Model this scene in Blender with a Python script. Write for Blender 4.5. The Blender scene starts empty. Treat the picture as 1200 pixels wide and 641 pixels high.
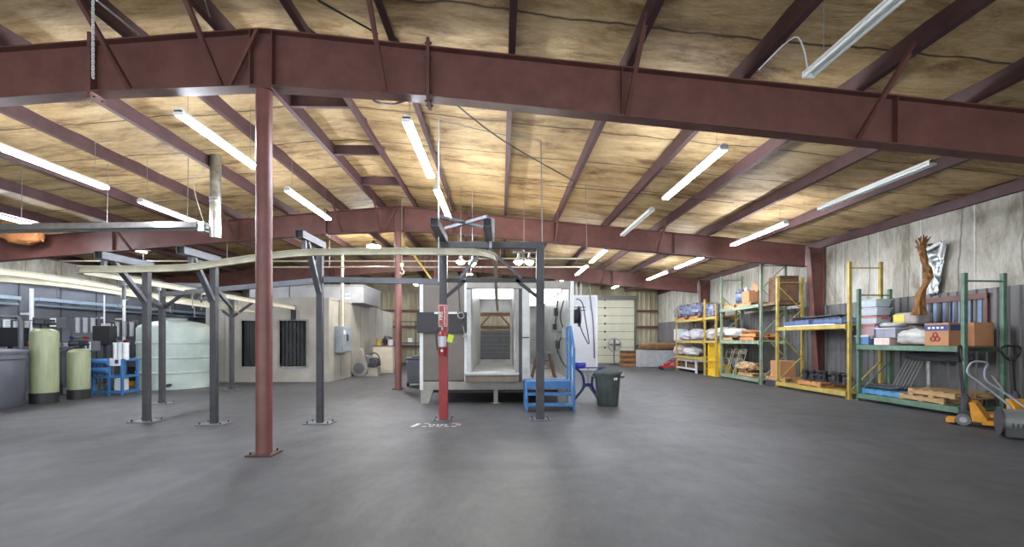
import bpy, math, random
from mathutils import Vector, Matrix, noise
PI = math.pi
S = bpy.context.scene
COL = S.collection

# ------------------------------------------------------------------ camera, world, exposure
F = 530.0; HOR = 398.0; EYE = 1.5
TH = math.atan(13 / F)
cd = bpy.data.cameras.new('camera'); cam = bpy.data.objects.new('camera', cd); COL.objects.link(cam)
cam.location = (0, 0, EYE); cam.rotation_euler = (PI / 2, 0, -TH)
cd.sensor_width = 36; cd.lens = 36 * F / 1200; cd.shift_y = (HOR - 320.5) / 1200; cd.clip_start = .05; cd.clip_end = 200
S.camera = cam
w = bpy.data.worlds.new('world'); S.world = w; w.use_nodes = True
w.node_tree.nodes['Background'].inputs[0].default_value = (.86, .93, 1, 1)
w.node_tree.nodes['Background'].inputs[1].default_value = 2.2
S.view_settings.view_transform = 'Standard'; S.view_settings.look = 'None'
S.view_settings.gamma = 1; S.view_settings.use_curve_mapping = False
S.view_settings.exposure = 0.75
TUBE = 130.0      # brightness of the fluorescent tubes
BOOTHLIGHT = 3.2

# ------------------------------------------------------------------ helpers: photo pixel -> place on floor / at a depth
_c, _s = math.cos(TH), math.sin(TH)
def cam2w(xc, zc): return xc * _c + zc * _s, -xc * _s + zc * _c
def FL(px, py, h=0.0):
    zc = F * (EYE - h) / (py - HOR)
    return cam2w((px - 600) / F * zc, zc)
def PT(px, py, zc):
    x, y = cam2w((px - 600) / F * zc, zc)
    return (x, y, EYE + (HOR - py) * zc / F)

def lin(c):
    if c > 1.0001 or isinstance(c, int): c = c / 255
    return c / 12.92 if c <= .04045 else ((c + .055) / 1.055) ** 2.4
def rgb(t): return tuple(lin(x / 255) for x in t) + (1,)

MATS = {}
def mat(name, col, rough=.6, metal=0., var=.12, scale=6., bump=0., col2=None, stretch=(1, 1, 1), detail=6, lo=.35, hi=.7, spec=None):
    """solid colour broken up by noise; col2 = the worn / dirty second colour"""
    if name in MATS: return MATS[name]
    m = bpy.data.materials.new(name); m.use_nodes = True; nt = m.node_tree; N = nt.nodes; L = nt.links
    b = N['Principled BSDF']; b.inputs['Roughness'].default_value = rough; b.inputs['Metallic'].default_value = metal
    if spec is not None: b.inputs['Specular IOR Level'].default_value = spec
    tc = N.new('ShaderNodeTexCoord'); mp = N.new('ShaderNodeMapping'); mp.inputs['Scale'].default_value = stretch
    L.new(tc.outputs['Object'], mp.inputs[0])
    nz = N.new('ShaderNodeTexNoise'); nz.inputs['Scale'].default_value = scale; nz.inputs['Detail'].default_value = detail
    nz.inputs['Roughness'].default_value = .62
    L.new(mp.outputs[0], nz.inputs['Vector'])
    rp = N.new('ShaderNodeValToRGB')
    c1 = rgb(col); c2 = rgb(col2) if col2 else tuple(x * (1 - var * 2.2) for x in c1[:3]) + (1,)
    rp.color_ramp.elements[0].position = lo; rp.color_ramp.elements[0].color = c2
    rp.color_ramp.elements[1].position = hi; rp.color_ramp.elements[1].color = c1
    L.new(nz.outputs['Fac'], rp.inputs[0]); L.new(rp.outputs[0], b.inputs['Base Color'])
    if bump:
        bp = N.new('ShaderNodeBump'); bp.inputs['Strength'].default_value = bump; bp.inputs['Distance'].default_value = .02
        L.new(nz.outputs['Fac'], bp.inputs['Height']); L.new(bp.outputs[0], b.inputs['Normal'])
    MATS[name] = m; return m
def emit(name, col, strength):
    if name in MATS: return MATS[name]
    m = bpy.data.materials.new(name); m.use_nodes = True; b = m.node_tree.nodes['Principled BSDF']
    b.inputs['Base Color'].default_value = rgb(col); b.inputs['Emission Color'].default_value = rgb(col)
    b.inputs['Emission Strength'].default_value = strength
    MATS[name] = m; return m

class MB:
    """collects shapes, build() links them as one mesh object"""
    def __init__(s): s.v = []; s.f = []
    def add(s, v, f):
        o = len(s.v); s.v += [tuple(p) for p in v]; s.f += [tuple(i + o for i in q) for q in f]; return s
    def box(s, c, d, rot=None):
        x, y, z = d[0] / 2, d[1] / 2, d[2] / 2
        vs = [Vector(p) for p in ((-x,-y,-z),(x,-y,-z),(x,y,-z),(-x,y,-z),(-x,-y,z),(x,-y,z),(x,y,z),(-x,y,z))]
        if rot is not None:
            R = rot if isinstance(rot, Matrix) else Matrix.Rotation(rot, 3, 'Z'); vs = [R @ p for p in vs]
        return s.add([p + Vector(c) for p in vs], [(0,3,2,1),(4,5,6,7),(0,1,5,4),(1,2,6,5),(2,3,7,6),(3,0,4,7)])
    def b2(s, x0, x1, y0, y1, z0, z1):
        return s.box(((x0+x1)/2, (y0+y1)/2, (z0+z1)/2), (abs(x1-x0), abs(y1-y0), abs(z1-z0)))
    def frame(s, d, up=(0, 0, 1)):
        d = Vector(d).normalized(); u = Vector(up)
        if abs(d.dot(u)) > .99: u = Vector((0, 1, 0)) if abs(d.y) < .9 else Vector((1, 0, 0))
        a = d.cross(u).normalized(); return a, a.cross(d).normalized(), d
    def bar(s, p, q, w, h=None, up=(0, 0, 1)):
        h = h or w; p = Vector(p); q = Vector(q); a, b, d = s.frame(q - p, up)
        vs = [e + a * i * w / 2 + b * j * h / 2 for e in (p, q) for i, j in ((-1,-1),(1,-1),(1,1),(-1,1))]
        return s.add(vs, [(0,1,2,3),(7,6,5,4),(0,4,5,1),(1,5,6,2),(2,6,7,3),(3,7,4,0)])
    def cyl(s, p, q, r, n=16, r2=None):
        p = Vector(p); q = Vector(q); a, b, d = s.frame(q - p); r2 = r if r2 is None else r2
        vs = [e + (a * math.cos(2*PI*k/n) + b * math.sin(2*PI*k/n)) * rr for e, rr in ((p, r), (q, r2)) for k in range(n)]
        fs = [(k, (k+1) % n, n + (k+1) % n, n + k) for k in range(n)] + [tuple(range(n))[::-1], tuple(range(n, 2*n))]
        return s.add(vs, fs)
    def tube(s, pts, r, n=8, sub=0, closed=False):
        P = [Vector(p) for p in pts]
        if sub: P = catmull(P, sub, closed)
        m = len(P); rings = []; prev = None
        for i, p in enumerate(P):
            t = (P[(i+1) % m] - P[i-1]) if closed else (P[min(i+1, m-1)] - P[max(i-1, 0)])
            t.normalize()
            if prev is None: a, b, _ = s.frame(t)
            else:
                a = (prev - t * prev.dot(t)).normalized(); b = t.cross(a)
            prev = a; rings.append([p + (a*math.cos(2*PI*k/n) + b*math.sin(2*PI*k/n)) * r for k in range(n)])
        vs = [v for R in rings for v in R]; fs = []
        for i in range(m if closed else m-1):
            j = (i+1) % m
            fs += [(i*n+k, i*n+(k+1) % n, j*n+(k+1) % n, j*n+k) for k in range(n)]
        if not closed: fs += [tuple(range(n))[::-1], tuple(range((m-1)*n, m*n))]
        return s.add(vs, fs)
    def sweep(s, sec, pts, up=(0, 0, 1)):
        """closed section (a, b) carried along a path"""
        P = [Vector(p) for p in pts]; m = len(P); n = len(sec); vs = []
        for i, p in enumerate(P):
            t = P[min(i+1, m-1)] - P[max(i-1, 0)]; a, b, _ = s.frame(t, up)
            vs += [p + a * x + b * y for x, y in sec]
        fs = [(i*n+k, i*n+(k+1) % n, (i+1)*n+(k+1) % n, (i+1)*n+k) for i in range(m-1) for k in range(n)]
        fs += [tuple(range(n))[::-1], tuple(range((m-1)*n, m*n))]
        return s.add(vs, fs)
    def lathe(s, prof, c=(0, 0, 0), n=24):
        vs = []; m = len(prof)
        for r, z in prof:
            vs += [(c[0] + r*math.cos(2*PI*k/n), c[1] + r*math.sin(2*PI*k/n), c[2] + z) for k in range(n)]
        fs = [(i*n+k, i*n+(k+1) % n, (i+1)*n+(k+1) % n, (i+1)*n+k) for i in range(m-1) for k in range(n)]
        fs += [tuple(range(n))[::-1], tuple(range((m-1)*n, m*n))]
        return s.add(vs, fs)
    def prism(s, poly, fn, a, b):
        """polygon (u, v) pushed from a to b; fn(u, v, t) -> point"""
        n = len(poly); vs = [fn(u, v, t) for t in (a, b) for u, v in poly]
        fs = [(k, (k+1) % n, n+(k+1) % n, n+k) for k in range(n)] + [tuple(range(n))[::-1], tuple(range(n, 2*n))]
        return s.add(vs, fs)
    def lump(s, c, d, seed=0, amp=.12, freq=2.2, n=14, flat=.0, sq=2.0):
        """a soft bag-like body: squarish ball roughened by noise, flattened below"""
        vs = []; fs = []; m = n
        for i in range(m+1):
            th = PI * i / m
            for k in range(2*n):
                ph = PI * k / n
                x, y, z = math.sin(th)*math.cos(ph), math.sin(th)*math.sin(ph), math.cos(th)
                q = (abs(x)**sq + abs(y)**sq + abs(z)**sq) ** (-1/sq)
                p = Vector((x, y, z)) * q
                k1 = 1 + amp * noise.noise(p * freq + Vector((seed*7.1, seed*3.3, seed))) + amp*.5*noise.noise(p*freq*2.7 + Vector((seed, 9, seed*5)))
                p = p * k1
                z = p.z if p.z > -flat or flat == 0 else -flat
                vs.append((c[0] + p.x*d[0]/2, c[1] + p.y*d[1]/2, c[2] + z*d[2]/2))
        w_ = 2*n
        for i in range(m):
            fs += [(i*w_+k, (i+1)*w_+k, (i+1)*w_+(k+1) % w_, i*w_+(k+1) % w_) for k in range(w_)]
        return s.add(vs, fs)
    def build(s, name, m, parent=None, smooth=0, bevel=0, loc=None, rot=None):
        me = bpy.data.meshes.new(name); me.from_pydata(s.v, [], s.f); me.validate(); me.update()
        import bmesh
        bm = bmesh.new(); bm.from_mesh(me); bmesh.ops.remove_doubles(bm, verts=bm.verts, dist=1e-6)
        bmesh.ops.recalc_face_normals(bm, faces=bm.faces); bm.to_mesh(me); bm.free()
        if smooth:
            me.polygons.foreach_set('use_smooth', [True]*len(me.polygons)); me.set_sharp_from_angle(angle=math.radians(smooth))
        me.materials.append(m)
        o = bpy.data.objects.new(name, me); COL.objects.link(o)
        if parent: o.parent = parent
        if loc: o.location = loc
        if rot: o.rotation_euler = rot
        if bevel:
            b = o.modifiers.new('bevel', 'BEVEL'); b.width = bevel; b.segments = 2; b.limit_method = 'ANGLE'
        return o

def catmull(P, sub, closed=False):
    out = []; m = len(P)
    for i in range(m if closed else m-1):
        g = (lambda k: P[k % m]) if closed else (lambda k: P[max(0, min(m-1, k))])
        p0, p1, p2, p3 = g(i-1), g(i), g(i+1), g(i+2)
        for k in range(sub):
            t = k / sub
            out.append(.5*((2*p1) + (p2-p0)*t + (2*p0-5*p1+4*p2-p3)*t*t + (3*p1-p0-3*p2+p3)*t**3))
    if not closed: out.append(P[-1])
    return out

def tag(o, label=None, cat=None, group=None, kind=None):
    if label: o['label'] = label
    if cat: o['category'] = cat
    if group: o['group'] = group
    if kind: o['kind'] = kind
    return o
def thing(name, label, cat, loc=(0, 0, 0), rz=0, group=None, kind=None):
    o = bpy.data.objects.new(name, None); COL.objects.link(o); o.location = loc; o.rotation_euler = (0, 0, rz)
    o.empty_display_size = .1
    return tag(o, label, cat, group, kind)
def copy_tree(o, parent=None):
    c = o.copy(); COL.objects.link(c); c.parent = parent
    for ch in list(o.children): copy_tree(ch, c)
    return c
def placed(proto, used, loc, rz, label, group=None):
    """first call moves the proto itself, later calls copy it with its parts"""
    o = proto if not used else copy_tree(proto)
    used.append(1); o.location = loc; o.rotation_euler = (0, 0, rz); o['label'] = label
    if group: o['group'] = group
    return o

# ------------------------------------------------------------------ materials
RED = mat('oxide_red_steel', (110, 70, 63), .5, 0, .12, 3, col2=(88, 54, 49))
REDP = mat('oxide_red_purlin', (88, 60, 60), .6, 0, .12, 2.5, col2=(66, 44, 46))
POST = mat('red_post_paint', (122, 76, 70), .45, 0, .1, 4, col2=(104, 62, 58))
GALV = mat('galvanised', (178, 180, 182), .38, .75, .15, 9)
DKST = mat('dark_grey_steel', (66, 66, 70), .55, .1, .12, 5, col2=(50, 50, 53))
MDST = mat('mid_grey_steel', (100, 102, 108), .5, .3, .12, 5)
CREAM = mat('cream_track_paint', (206, 202, 180), .5, 0, .1, 4, col2=(176, 170, 146))
WHITE = mat('white_paint', (206, 208, 208), .45, 0, .05, 5)
FIXT = mat('fixture_white', (244, 245, 243), .5, 0, .02, 5)
TUBEON = emit('tube_lit', (238, 244, 255), TUBE)
TUBEOFF = mat('tube_unlit', (246, 248, 246), .5, 0, .02, 5)
BLACK = mat('black_plastic', (34, 34, 36), .5, 0, .1, 6)
RUB = mat('dark_rubber', (46, 46, 48), .75, 0, .15, 8)
WIRE = mat('wire_grey', (150, 150, 146), .5, .4, .05, 8)
BOOTH = mat('booth_painted_steel', (150, 147, 140), .5, .1, .12, 2.2, col2=(126, 122, 114))
BOOTHT = mat('booth_taupe_panel', (108, 101, 94), .5, .1, .1, 1.6, col2=(92, 85, 79))
BOOTHW = mat('booth_white_interior', (190, 191, 188), .4, 0, .08, 2.2, col2=(150, 150, 147))
BLUE = mat('safety_blue', (58, 112, 166), .45, 0, .1, 5, col2=(44, 92, 142))
DBLUE = mat('deep_blue', (38, 50, 108), .4, 0, .1, 5)
YEL = mat('rack_yellow', (182, 160, 80), .5, 0, .12, 6, col2=(148, 128, 64))
GRN = mat('rack_green', (98, 128, 108), .5, 0, .12, 6, col2=(72, 98, 82))
PGRN = mat('rack_pale_green', (138, 152, 132), .5, 0, .12, 6, col2=(108, 124, 104))
JACK = mat('jack_yellow', (224, 158, 34), .45, 0, .1, 6, col2=(180, 120, 30))
WOOD = mat('pallet_wood', (190, 158, 112), .8, 0, .15, 4, .3, col2=(140, 108, 72), stretch=(1, 6, 6))
WOODO = mat('orange_wood', (198, 140, 84), .8, 0, .15, 4, .3, col2=(156, 104, 62), stretch=(1, 6, 6))
DWOOD = mat('dark_wood', (124, 94, 68), .8, 0, .15, 5, .2, col2=(88, 64, 46))
CARD = mat('cardboard', (176, 128, 90), .85, 0, .06, 3)
BAG = mat('clear_white_bag', (192, 190, 186), .35, 0, .1, 5, .6, col2=(166, 164, 162))
GREYB = mat('grey_plastic', (84, 86, 93), .5, 0, .08, 3)
TANKG = mat('tank_sage_green', (150, 156, 124), .35, 0, .1, 3, col2=(124, 132, 98), stretch=(3, 3, .4))
POLY = mat('white_poly', (176, 188, 180), .4, 0, .06, 1.4, col2=(150, 164, 157))
CAN = mat('trash_can_green_grey', (76, 86, 82), .55, 0, .15, 4, col2=(58, 66, 63))
CAST = mat('dark_castings', (70, 70, 74), .5, .4, .2, 12, .5, col2=(36, 36, 40))
STEELB = mat('blue_grey_metal', (120, 134, 160), .4, .4, .2, 12, .4, col2=(70, 76, 92))
FIRE = mat('fire_red', (156, 40, 38), .4, 0, .08, 5, col2=(132, 32, 32))
LTGREY = mat('light_grey_panel', (186, 188, 194), .4, .1, .05, 1.5)
SLATE = mat('slate_enclosure', (108, 112, 121), .5, .1, .1, 1.5, col2=(90, 94, 102))
WARMGREY = mat('oven_warm_grey', (168, 163, 153), .5, .1, .1, 1.2, col2=(146, 141, 132))
PINK = mat('pink_lid', (206, 132, 138), .45, 0, .05, 6)
LILAC = mat('lilac_tub', (196, 190, 206), .35, 0, .05, 6)
TUB = mat('pale_tub', (196, 206, 212), .3, 0, .06, 6)
PAPER = mat('paper_white', (226, 228, 230), .8, 0, .03, 5)
INK = mat('ink_dark', (60, 60, 70), .8, 0, .03, 5)
# ------------------------------------------------------------------ the building shell
RX = -3.1                       # ridge line
XR, XL = 10.0, -16.1            # side wall faces
Y0, YE = -4.0, 28.5             # where the floor starts behind the camera, end wall face
def deck(x): return 5.77 - .09 * abs(x - RX)
def rtop(x): return 5.52 - .09 * abs(x - RX)

def mat_floor():
    m = bpy.data.materials.new('concrete_floor'); m.use_nodes = True; nt = m.node_tree; N = nt.nodes; L = nt.links
    b = N['Principled BSDF']; tc = N.new('ShaderNodeTexCoord')
    def nz(sc, det, st=(1, 1, 1), dist=0):
        mp = N.new('ShaderNodeMapping'); mp.inputs['Scale'].default_value = st; L.new(tc.outputs['Object'], mp.inputs[0])
        n = N.new('ShaderNodeTexNoise'); n.inputs['Scale'].default_value = sc; n.inputs['Detail'].default_value = det
        n.inputs['Roughness'].default_value = .65; n.inputs['Distortion'].default_value = dist
        L.new(mp.outputs[0], n.inputs['Vector']); return n.outputs['Fac']
    def ramp(f, p0, c0, p1, c1):
        r = N.new('ShaderNodeValToRGB'); e = r.color_ramp.elements
        e[0].position = p0; e[0].color = c0; e[1].position = p1; e[1].color = c1; L.new(f, r.inputs[0]); return r.outputs[0]
    def mix(a, c, f, mode='MIX'):
        x = N.new('ShaderNodeMix'); x.data_type = 'RGBA'; x.blend_type = mode
        if isinstance(f, float): x.inputs[0].default_value = f
        else: L.new(f, x.inputs[0])
        L.new(a, x.inputs[6])
        if isinstance(c, tuple): x.inputs[7].default_value = c
        else: L.new(c, x.inputs[7])
        return x.outputs[2]
    base = ramp(nz(.45, 8, (1, 1, 1), .8), .34, rgb((65, 65, 66)), .68, rgb((86, 86, 87)))
    swirl = ramp(nz(1.6, 8, (1, .35, 1), 2.2), .35, (.72, .72, .72, 1), .62, (1, 1, 1, 1))
    base = mix(base, swirl, .7, 'MULTIPLY')
    fine = ramp(nz(14, 10, (1, .5, 1), .6), .3, (.66, .66, .66, 1), .7, (1.0, 1.0, 1.0, 1))
    base = mix(base, fine, .55, 'MULTIPLY')
    spots = ramp(nz(3.2, 3, (1, 1.4, 1)), .72, (1, 1, 1, 1), .80, (.55, .55, .56, 1))
    base = mix(base, spots, .6, 'MULTIPLY')
    # saw joints running away from the camera and across
    sx = N.new('ShaderNodeSeparateXYZ'); L.new(tc.outputs['Object'], sx.inputs[0])
    wob = N.new('ShaderNodeMath'); wob.operation = 'MULTIPLY_ADD'; L.new(nz(1.1, 4), wob.inputs[0]); wob.inputs[1].default_value = .10
    L.new(sx.outputs[0], wob.inputs[2])
    tot = None
    for xj, wd in ((-9.5, .012), (-6.9, .02), (-3.35, .03), (3.4, .012)):
        d = N.new('ShaderNodeMath'); d.operation = 'SUBTRACT'; L.new(wob.outputs[0], d.inputs[0]); d.inputs[1].default_value = xj + .05
        a = N.new('ShaderNodeMath'); a.operation = 'ABSOLUTE'; L.new(d.outputs[0], a.inputs[0])
        k = N.new('ShaderNodeMapRange'); L.new(a.outputs[0], k.inputs[0]); k.inputs[1].default_value = wd; k.inputs[2].default_value = wd * 3
        k.inputs[3].default_value = 1; k.inputs[4].default_value = 0
        if tot is None: tot = k.outputs[0]
        else:
            q = N.new('ShaderNodeMath'); q.operation = 'MAXIMUM'; L.new(tot, q.inputs[0]); L.new(k.outputs[0], q.inputs[1]); tot = q.outputs[0]
    fj = N.new('ShaderNodeMath'); fj.operation = 'MULTIPLY'; L.new(tot, fj.inputs[0]); fj.inputs[1].default_value = .5
    base = mix(base, rgb((78, 78, 80)), fj.outputs[0])
    L.new(base, b.inputs['Base Color']); b.inputs['Specular IOR Level'].default_value = .22
    rr = N.new('ShaderNodeMapRange'); L.new(nz(2.5, 6), rr.inputs[0]); rr.inputs[3].default_value = .42; rr.inputs[4].default_value = .62
    L.new(rr.outputs[0], b.inputs['Roughness'])
    bp = N.new('ShaderNodeBump'); bp.inputs['Strength'].default_value = .08; L.new(nz(20, 8), bp.inputs['Height']); L.new(bp.outputs[0], b.inputs['Normal'])
    return m
def mat_insul(name, c1, c2, c3, seam, across, streak=(1.2, .25, 1), seamdark=(60, 46, 30)):
    """stained insulation facing; seams every `seam` metres along axis `across`"""
    m = bpy.data.materials.new(name); m.use_nodes = True; nt = m.node_tree; N = nt.nodes; L = nt.links
    b = N['Principled BSDF']; b.inputs['Roughness'].default_value = .7; tc = N.new('ShaderNodeTexCoord')
    def nz(sc, det, st, dist=0., rough=.65):
        mp = N.new('ShaderNodeMapping'); mp.inputs['Scale'].default_value = st; L.new(tc.outputs['Object'], mp.inputs[0])
        n = N.new('ShaderNodeTexNoise'); n.inputs['Scale'].default_value = sc; n.inputs['Detail'].default_value = det
        n.inputs['Roughness'].default_value = rough; n.inputs['Distortion'].default_value = dist
        L.new(mp.outputs[0], n.inputs['Vector']); return n.outputs['Fac']
    r = N.new('ShaderNodeValToRGB'); e = r.color_ramp.elements
    e[0].position = .36; e[0].color = rgb(c3); e[1].position = .66; e[1].color = rgb(c1)
    k = e.new(.50); k.color = rgb(c2); L.new(nz(1.5, 12, streak, .35, .74), r.inputs[0])
    r2 = N.new('ShaderNodeValToRGB'); e = r2.color_ramp.elements
    e[0].position = .3; e[0].color = (.62, .6, .55, 1); e[1].position = .62; e[1].color = (1, 1, 1, 1); L.new(nz(10, 12, streak, .2, .78), r2.inputs[0])
    mx = N.new('ShaderNodeMix'); mx.data_type = 'RGBA'; mx.blend_type = 'MULTIPLY'; mx.inputs[0].default_value = .8
    L.new(r.outputs[0], mx.inputs[6]); L.new(r2.outputs[0], mx.inputs[7])
    sx = N.new('ShaderNodeSeparateXYZ'); L.new(tc.outputs['Object'], sx.inputs[0])
    wob = N.new('ShaderNodeMath'); wob.operation = 'MULTIPLY_ADD'; L.new(nz(.8, 3, (1, 1, 1)), wob.inputs[0]); wob.inputs[1].default_value = .28
    L.new(sx.outputs[across], wob.inputs[2])
    md = N.new('ShaderNodeMath'); md.operation = 'PINGPONG'; L.new(wob.outputs[0], md.inputs[0]); md.inputs[1].default_value = seam / 2
    kk = N.new('ShaderNodeMapRange'); L.new(md.outputs[0], kk.inputs[0]); kk.inputs[1].default_value = .004; kk.inputs[2].default_value = .03
    kk.inputs[3].default_value = 1; kk.inputs[4].default_value = 0
    m2 = N.new('ShaderNodeMix'); m2.data_type = 'RGBA'; L.new(kk.outputs[0], m2.inputs[0]); L.new(mx.outputs[2], m2.inputs[6]); m2.inputs[7].default_value = rgb(seamdark)
    L.new(m2.outputs[2], b.inputs['Base Color'])
    bp = N.new('ShaderNodeBump'); bp.inputs['Strength'].default_value = .5; bp.inputs['Distance'].default_value = .05
    L.new(nz(3.5, 8, streak, .6), bp.inputs['Height']); L.new(bp.outputs[0], b.inputs['Normal'])
    return m
FLOORM = mat_floor()
CEILM = mat_insul('tan_roof_insulation', (218, 192, 148), (194, 165, 118), (124, 92, 56), 1.4, 1, (.5, 1.5, 1))
WALLM = mat_insul('grey_wall_insulation', (196, 193, 182), (172, 168, 156), (124, 116, 100), 1.22, 1, (1, 1, .35), (112, 108, 98))
CORR = mat('corrugated_dark_grey', (112, 112, 112), .5, .2, .15, 1.5, col2=(84, 82, 80), stretch=(1, 1, .5))
ENDM = mat('end_wall_cream', (184, 176, 150), .6, 0, .12, 1.4, col2=(146, 138, 112), stretch=(1, 1, .4))

fl = MB().b2(XL - .3, XR + .3, Y0, YE + .3, -.2, 0).build('floor', FLOORM)
tag(fl, 'worn grey concrete warehouse floor', 'floor', kind='structure')

def deck_slab(x0, x1, nx, ny):
    mb = MB(); vs = []; fs = []
    for i in range(nx + 1):
        x = x0 + (x1 - x0) * i / nx
        for j in range(ny + 1):
            y = Y0 + (YE + .3 - Y0) * j / ny
            # the facing bellies down a little between its seams
            sag = .035 * abs(math.sin(PI * y / 1.25)) * (.6 + .6 * noise.noise(Vector((x * .9, y * .5, 3))))
            vs.append((x, y, deck(x) - sag))
    for i in range(nx):
        for j in range(ny):
            a = i * (ny + 1) + j; fs.append((a, a + 1, a + ny + 2, a + ny + 1))
    mb.add(vs, fs); return mb
ce = deck_slab(XL - .2, RX, 40, 150); r_ = deck_slab(RX, XR + .2, 40, 150); ce.add(r_.v, r_.f)
for x0, x1 in ((XL - .2, RX), (RX, XR + .2)):
    ce.prism([(x0, deck(x0) + .12), (x1, deck(x1) + .12), (x1, deck(x1) + .2), (x0, deck(x0) + .2)], lambda u, v, t: (u, t, v), Y0, YE + .3)
tag(ce.build('ceiling', CEILM, smooth=40), 'sloped roof underside faced with stained tan insulation', 'ceiling', kind='structure')

def corr(mb, p, q, z0, z1, nrm, pitch=.2, dep=.03):
    """ribbed sheet standing between p and q"""
    p = Vector(p); q = Vector(q); L_ = (q - p).length; d = (q - p) / L_; n = Vector(nrm); vs = []; k = 0; x = 0; pr = []
    while x < L_:
        for dx, o in ((0, 0), (pitch*.55, 0), (pitch*.65, dep), (pitch*.9, dep)): pr.append((min(x + dx, L_), o))
        x += pitch
    pr.append((L_, 0))
    for x, o in pr:
        a = p + d * x + n * o; vs += [(a.x, a.y, z0), (a.x, a.y, z1)]
    mb.add(vs, [(2*i, 2*i+2, 2*i+3, 2*i+1) for i in range(len(pr) - 1)])
    return mb
# right wall
wr = MB().b2(XR, XR + .2, Y0, YE, 0, deck(XR)).build('wall_right', WALLM)
tag(wr, 'right side wall with grey stained insulation above dark ribbed metal', 'wall', kind='structure')
corr(MB(), (XR - .045, YE - .1, 0), (XR - .045, Y0, 0), 0.0, 2.55, (-1, 0, 0)).build('ribbed_liner', CORR, wr)
mb = MB()
for y in [3.2 + 1.22 * k for k in range(20)]: mb.b2(XR - .012, XR + .002, y - .02, y + .02, 2.55, deck(XR) - .1)
mb.build('seam_tape', mat('seam_tape', (196, 194, 186), .5, 0, .1, 5), wr)
wl = MB().b2(XL - .2, XL, Y0, YE, 0, deck(XL)).build('wall_left', WALLM)
tag(wl, 'left side wall behind the machines', 'wall', kind='structure')
we = MB()
we.prism([(XL - .2, 0), (XR + .2, 0), (XR + .2, deck(XR) + .1), (RX, 5.87), (XL - .2, deck(XL) + .1)], lambda u, v, t: (u, t, v), YE, YE + .2)
we = we.build('wall_end', ENDM); tag(we, 'far end wall of the hall', 'wall', kind='structure')
corr(MB(), (XL + .1, YE - .04, 0), (XR - .1, YE - .04, 0), 0, 4.45, (0, -1, 0), .3, .035).build('ribbed_sheet', ENDM, we)
mb = MB()
for z in (1.1, 2.3, 3.3): mb.b2(XL + .1, 4.6, YE - .2, YE - .08, z - .07, z + .07); mb.b2(8.45, XR - .1, YE - .2, YE - .08, z - .07, z + .07)
mb.build('girt', RED, we)

# roll-up door in the end wall
dr = thing('door_1', 'cream sectional roll up door in the far end wall', 'door', (6.55, YE - .12, 0), kind='structure')
DOORM = mat('door_cream', (206, 203, 180), .5, 0, .06, 1.5)
for k in range(8): 
    MB().b2(-1.85, 1.85, -.05, .0, .02 + k * .5, .50 + k * .5).build('door_panel', DOORM, dr, bevel=.008)
mb = MB()
for k in range(8): mb.b2(-1.85, 1.85, -.03, 0, .5 + k * .5 - .005, .52 + k * .5 + .005)
mb.build('door_seam', DKST, dr)
mb = MB()
for k in range(1, 8): mb.b2(-.05, .05, -.075, -.05, .44 + k*.5, .56 + k*.5)
mb.build('hinge', DKST, dr)
MB().b2(-1.97, -1.85, -.1, .0, 0, 4.2).b2(1.85, 1.97, -.1, .0, 0, 4.2).b2(-1.97, 1.97, -.18, 0, 4.02, 4.25).build('door_frame', mat('door_track_grey', (124, 122, 116), .5, .3, .1, 4), dr)

# window low in the right wall
wn = thing('window_1', 'low window with a red head trim and blue grey panes behind the green rack', 'window', (XR - .05, 9.75, 0), kind='structure')
mb = MB().b2(-.06, .06, -.78, .78, 2.34, 2.46).b2(-.05, .06, -.78, -.72, 1.4, 2.4).b2(-.05, .06, .72, .78, 1.4, 2.4).b2(-.06, .06, -.78, .78, 1.36, 1.43)
mb.build('window_frame', RED, wn)
PANE = mat('window_pane', (150, 168, 200), .2, 0, .1, 2.5, col2=(112, 128, 160))
mb = MB().b2(.0, .02, -.72, .72, 1.42, 2.35); mb.build('pane', PANE, wn)
mb = MB()
for k in range(7): mb.b2(-.025, .0, -.66 + k*.22 - .012, -.66 + k*.22 + .012, 1.42, 2.35)
mb.build('window_bar', DKST, wn)

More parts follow.
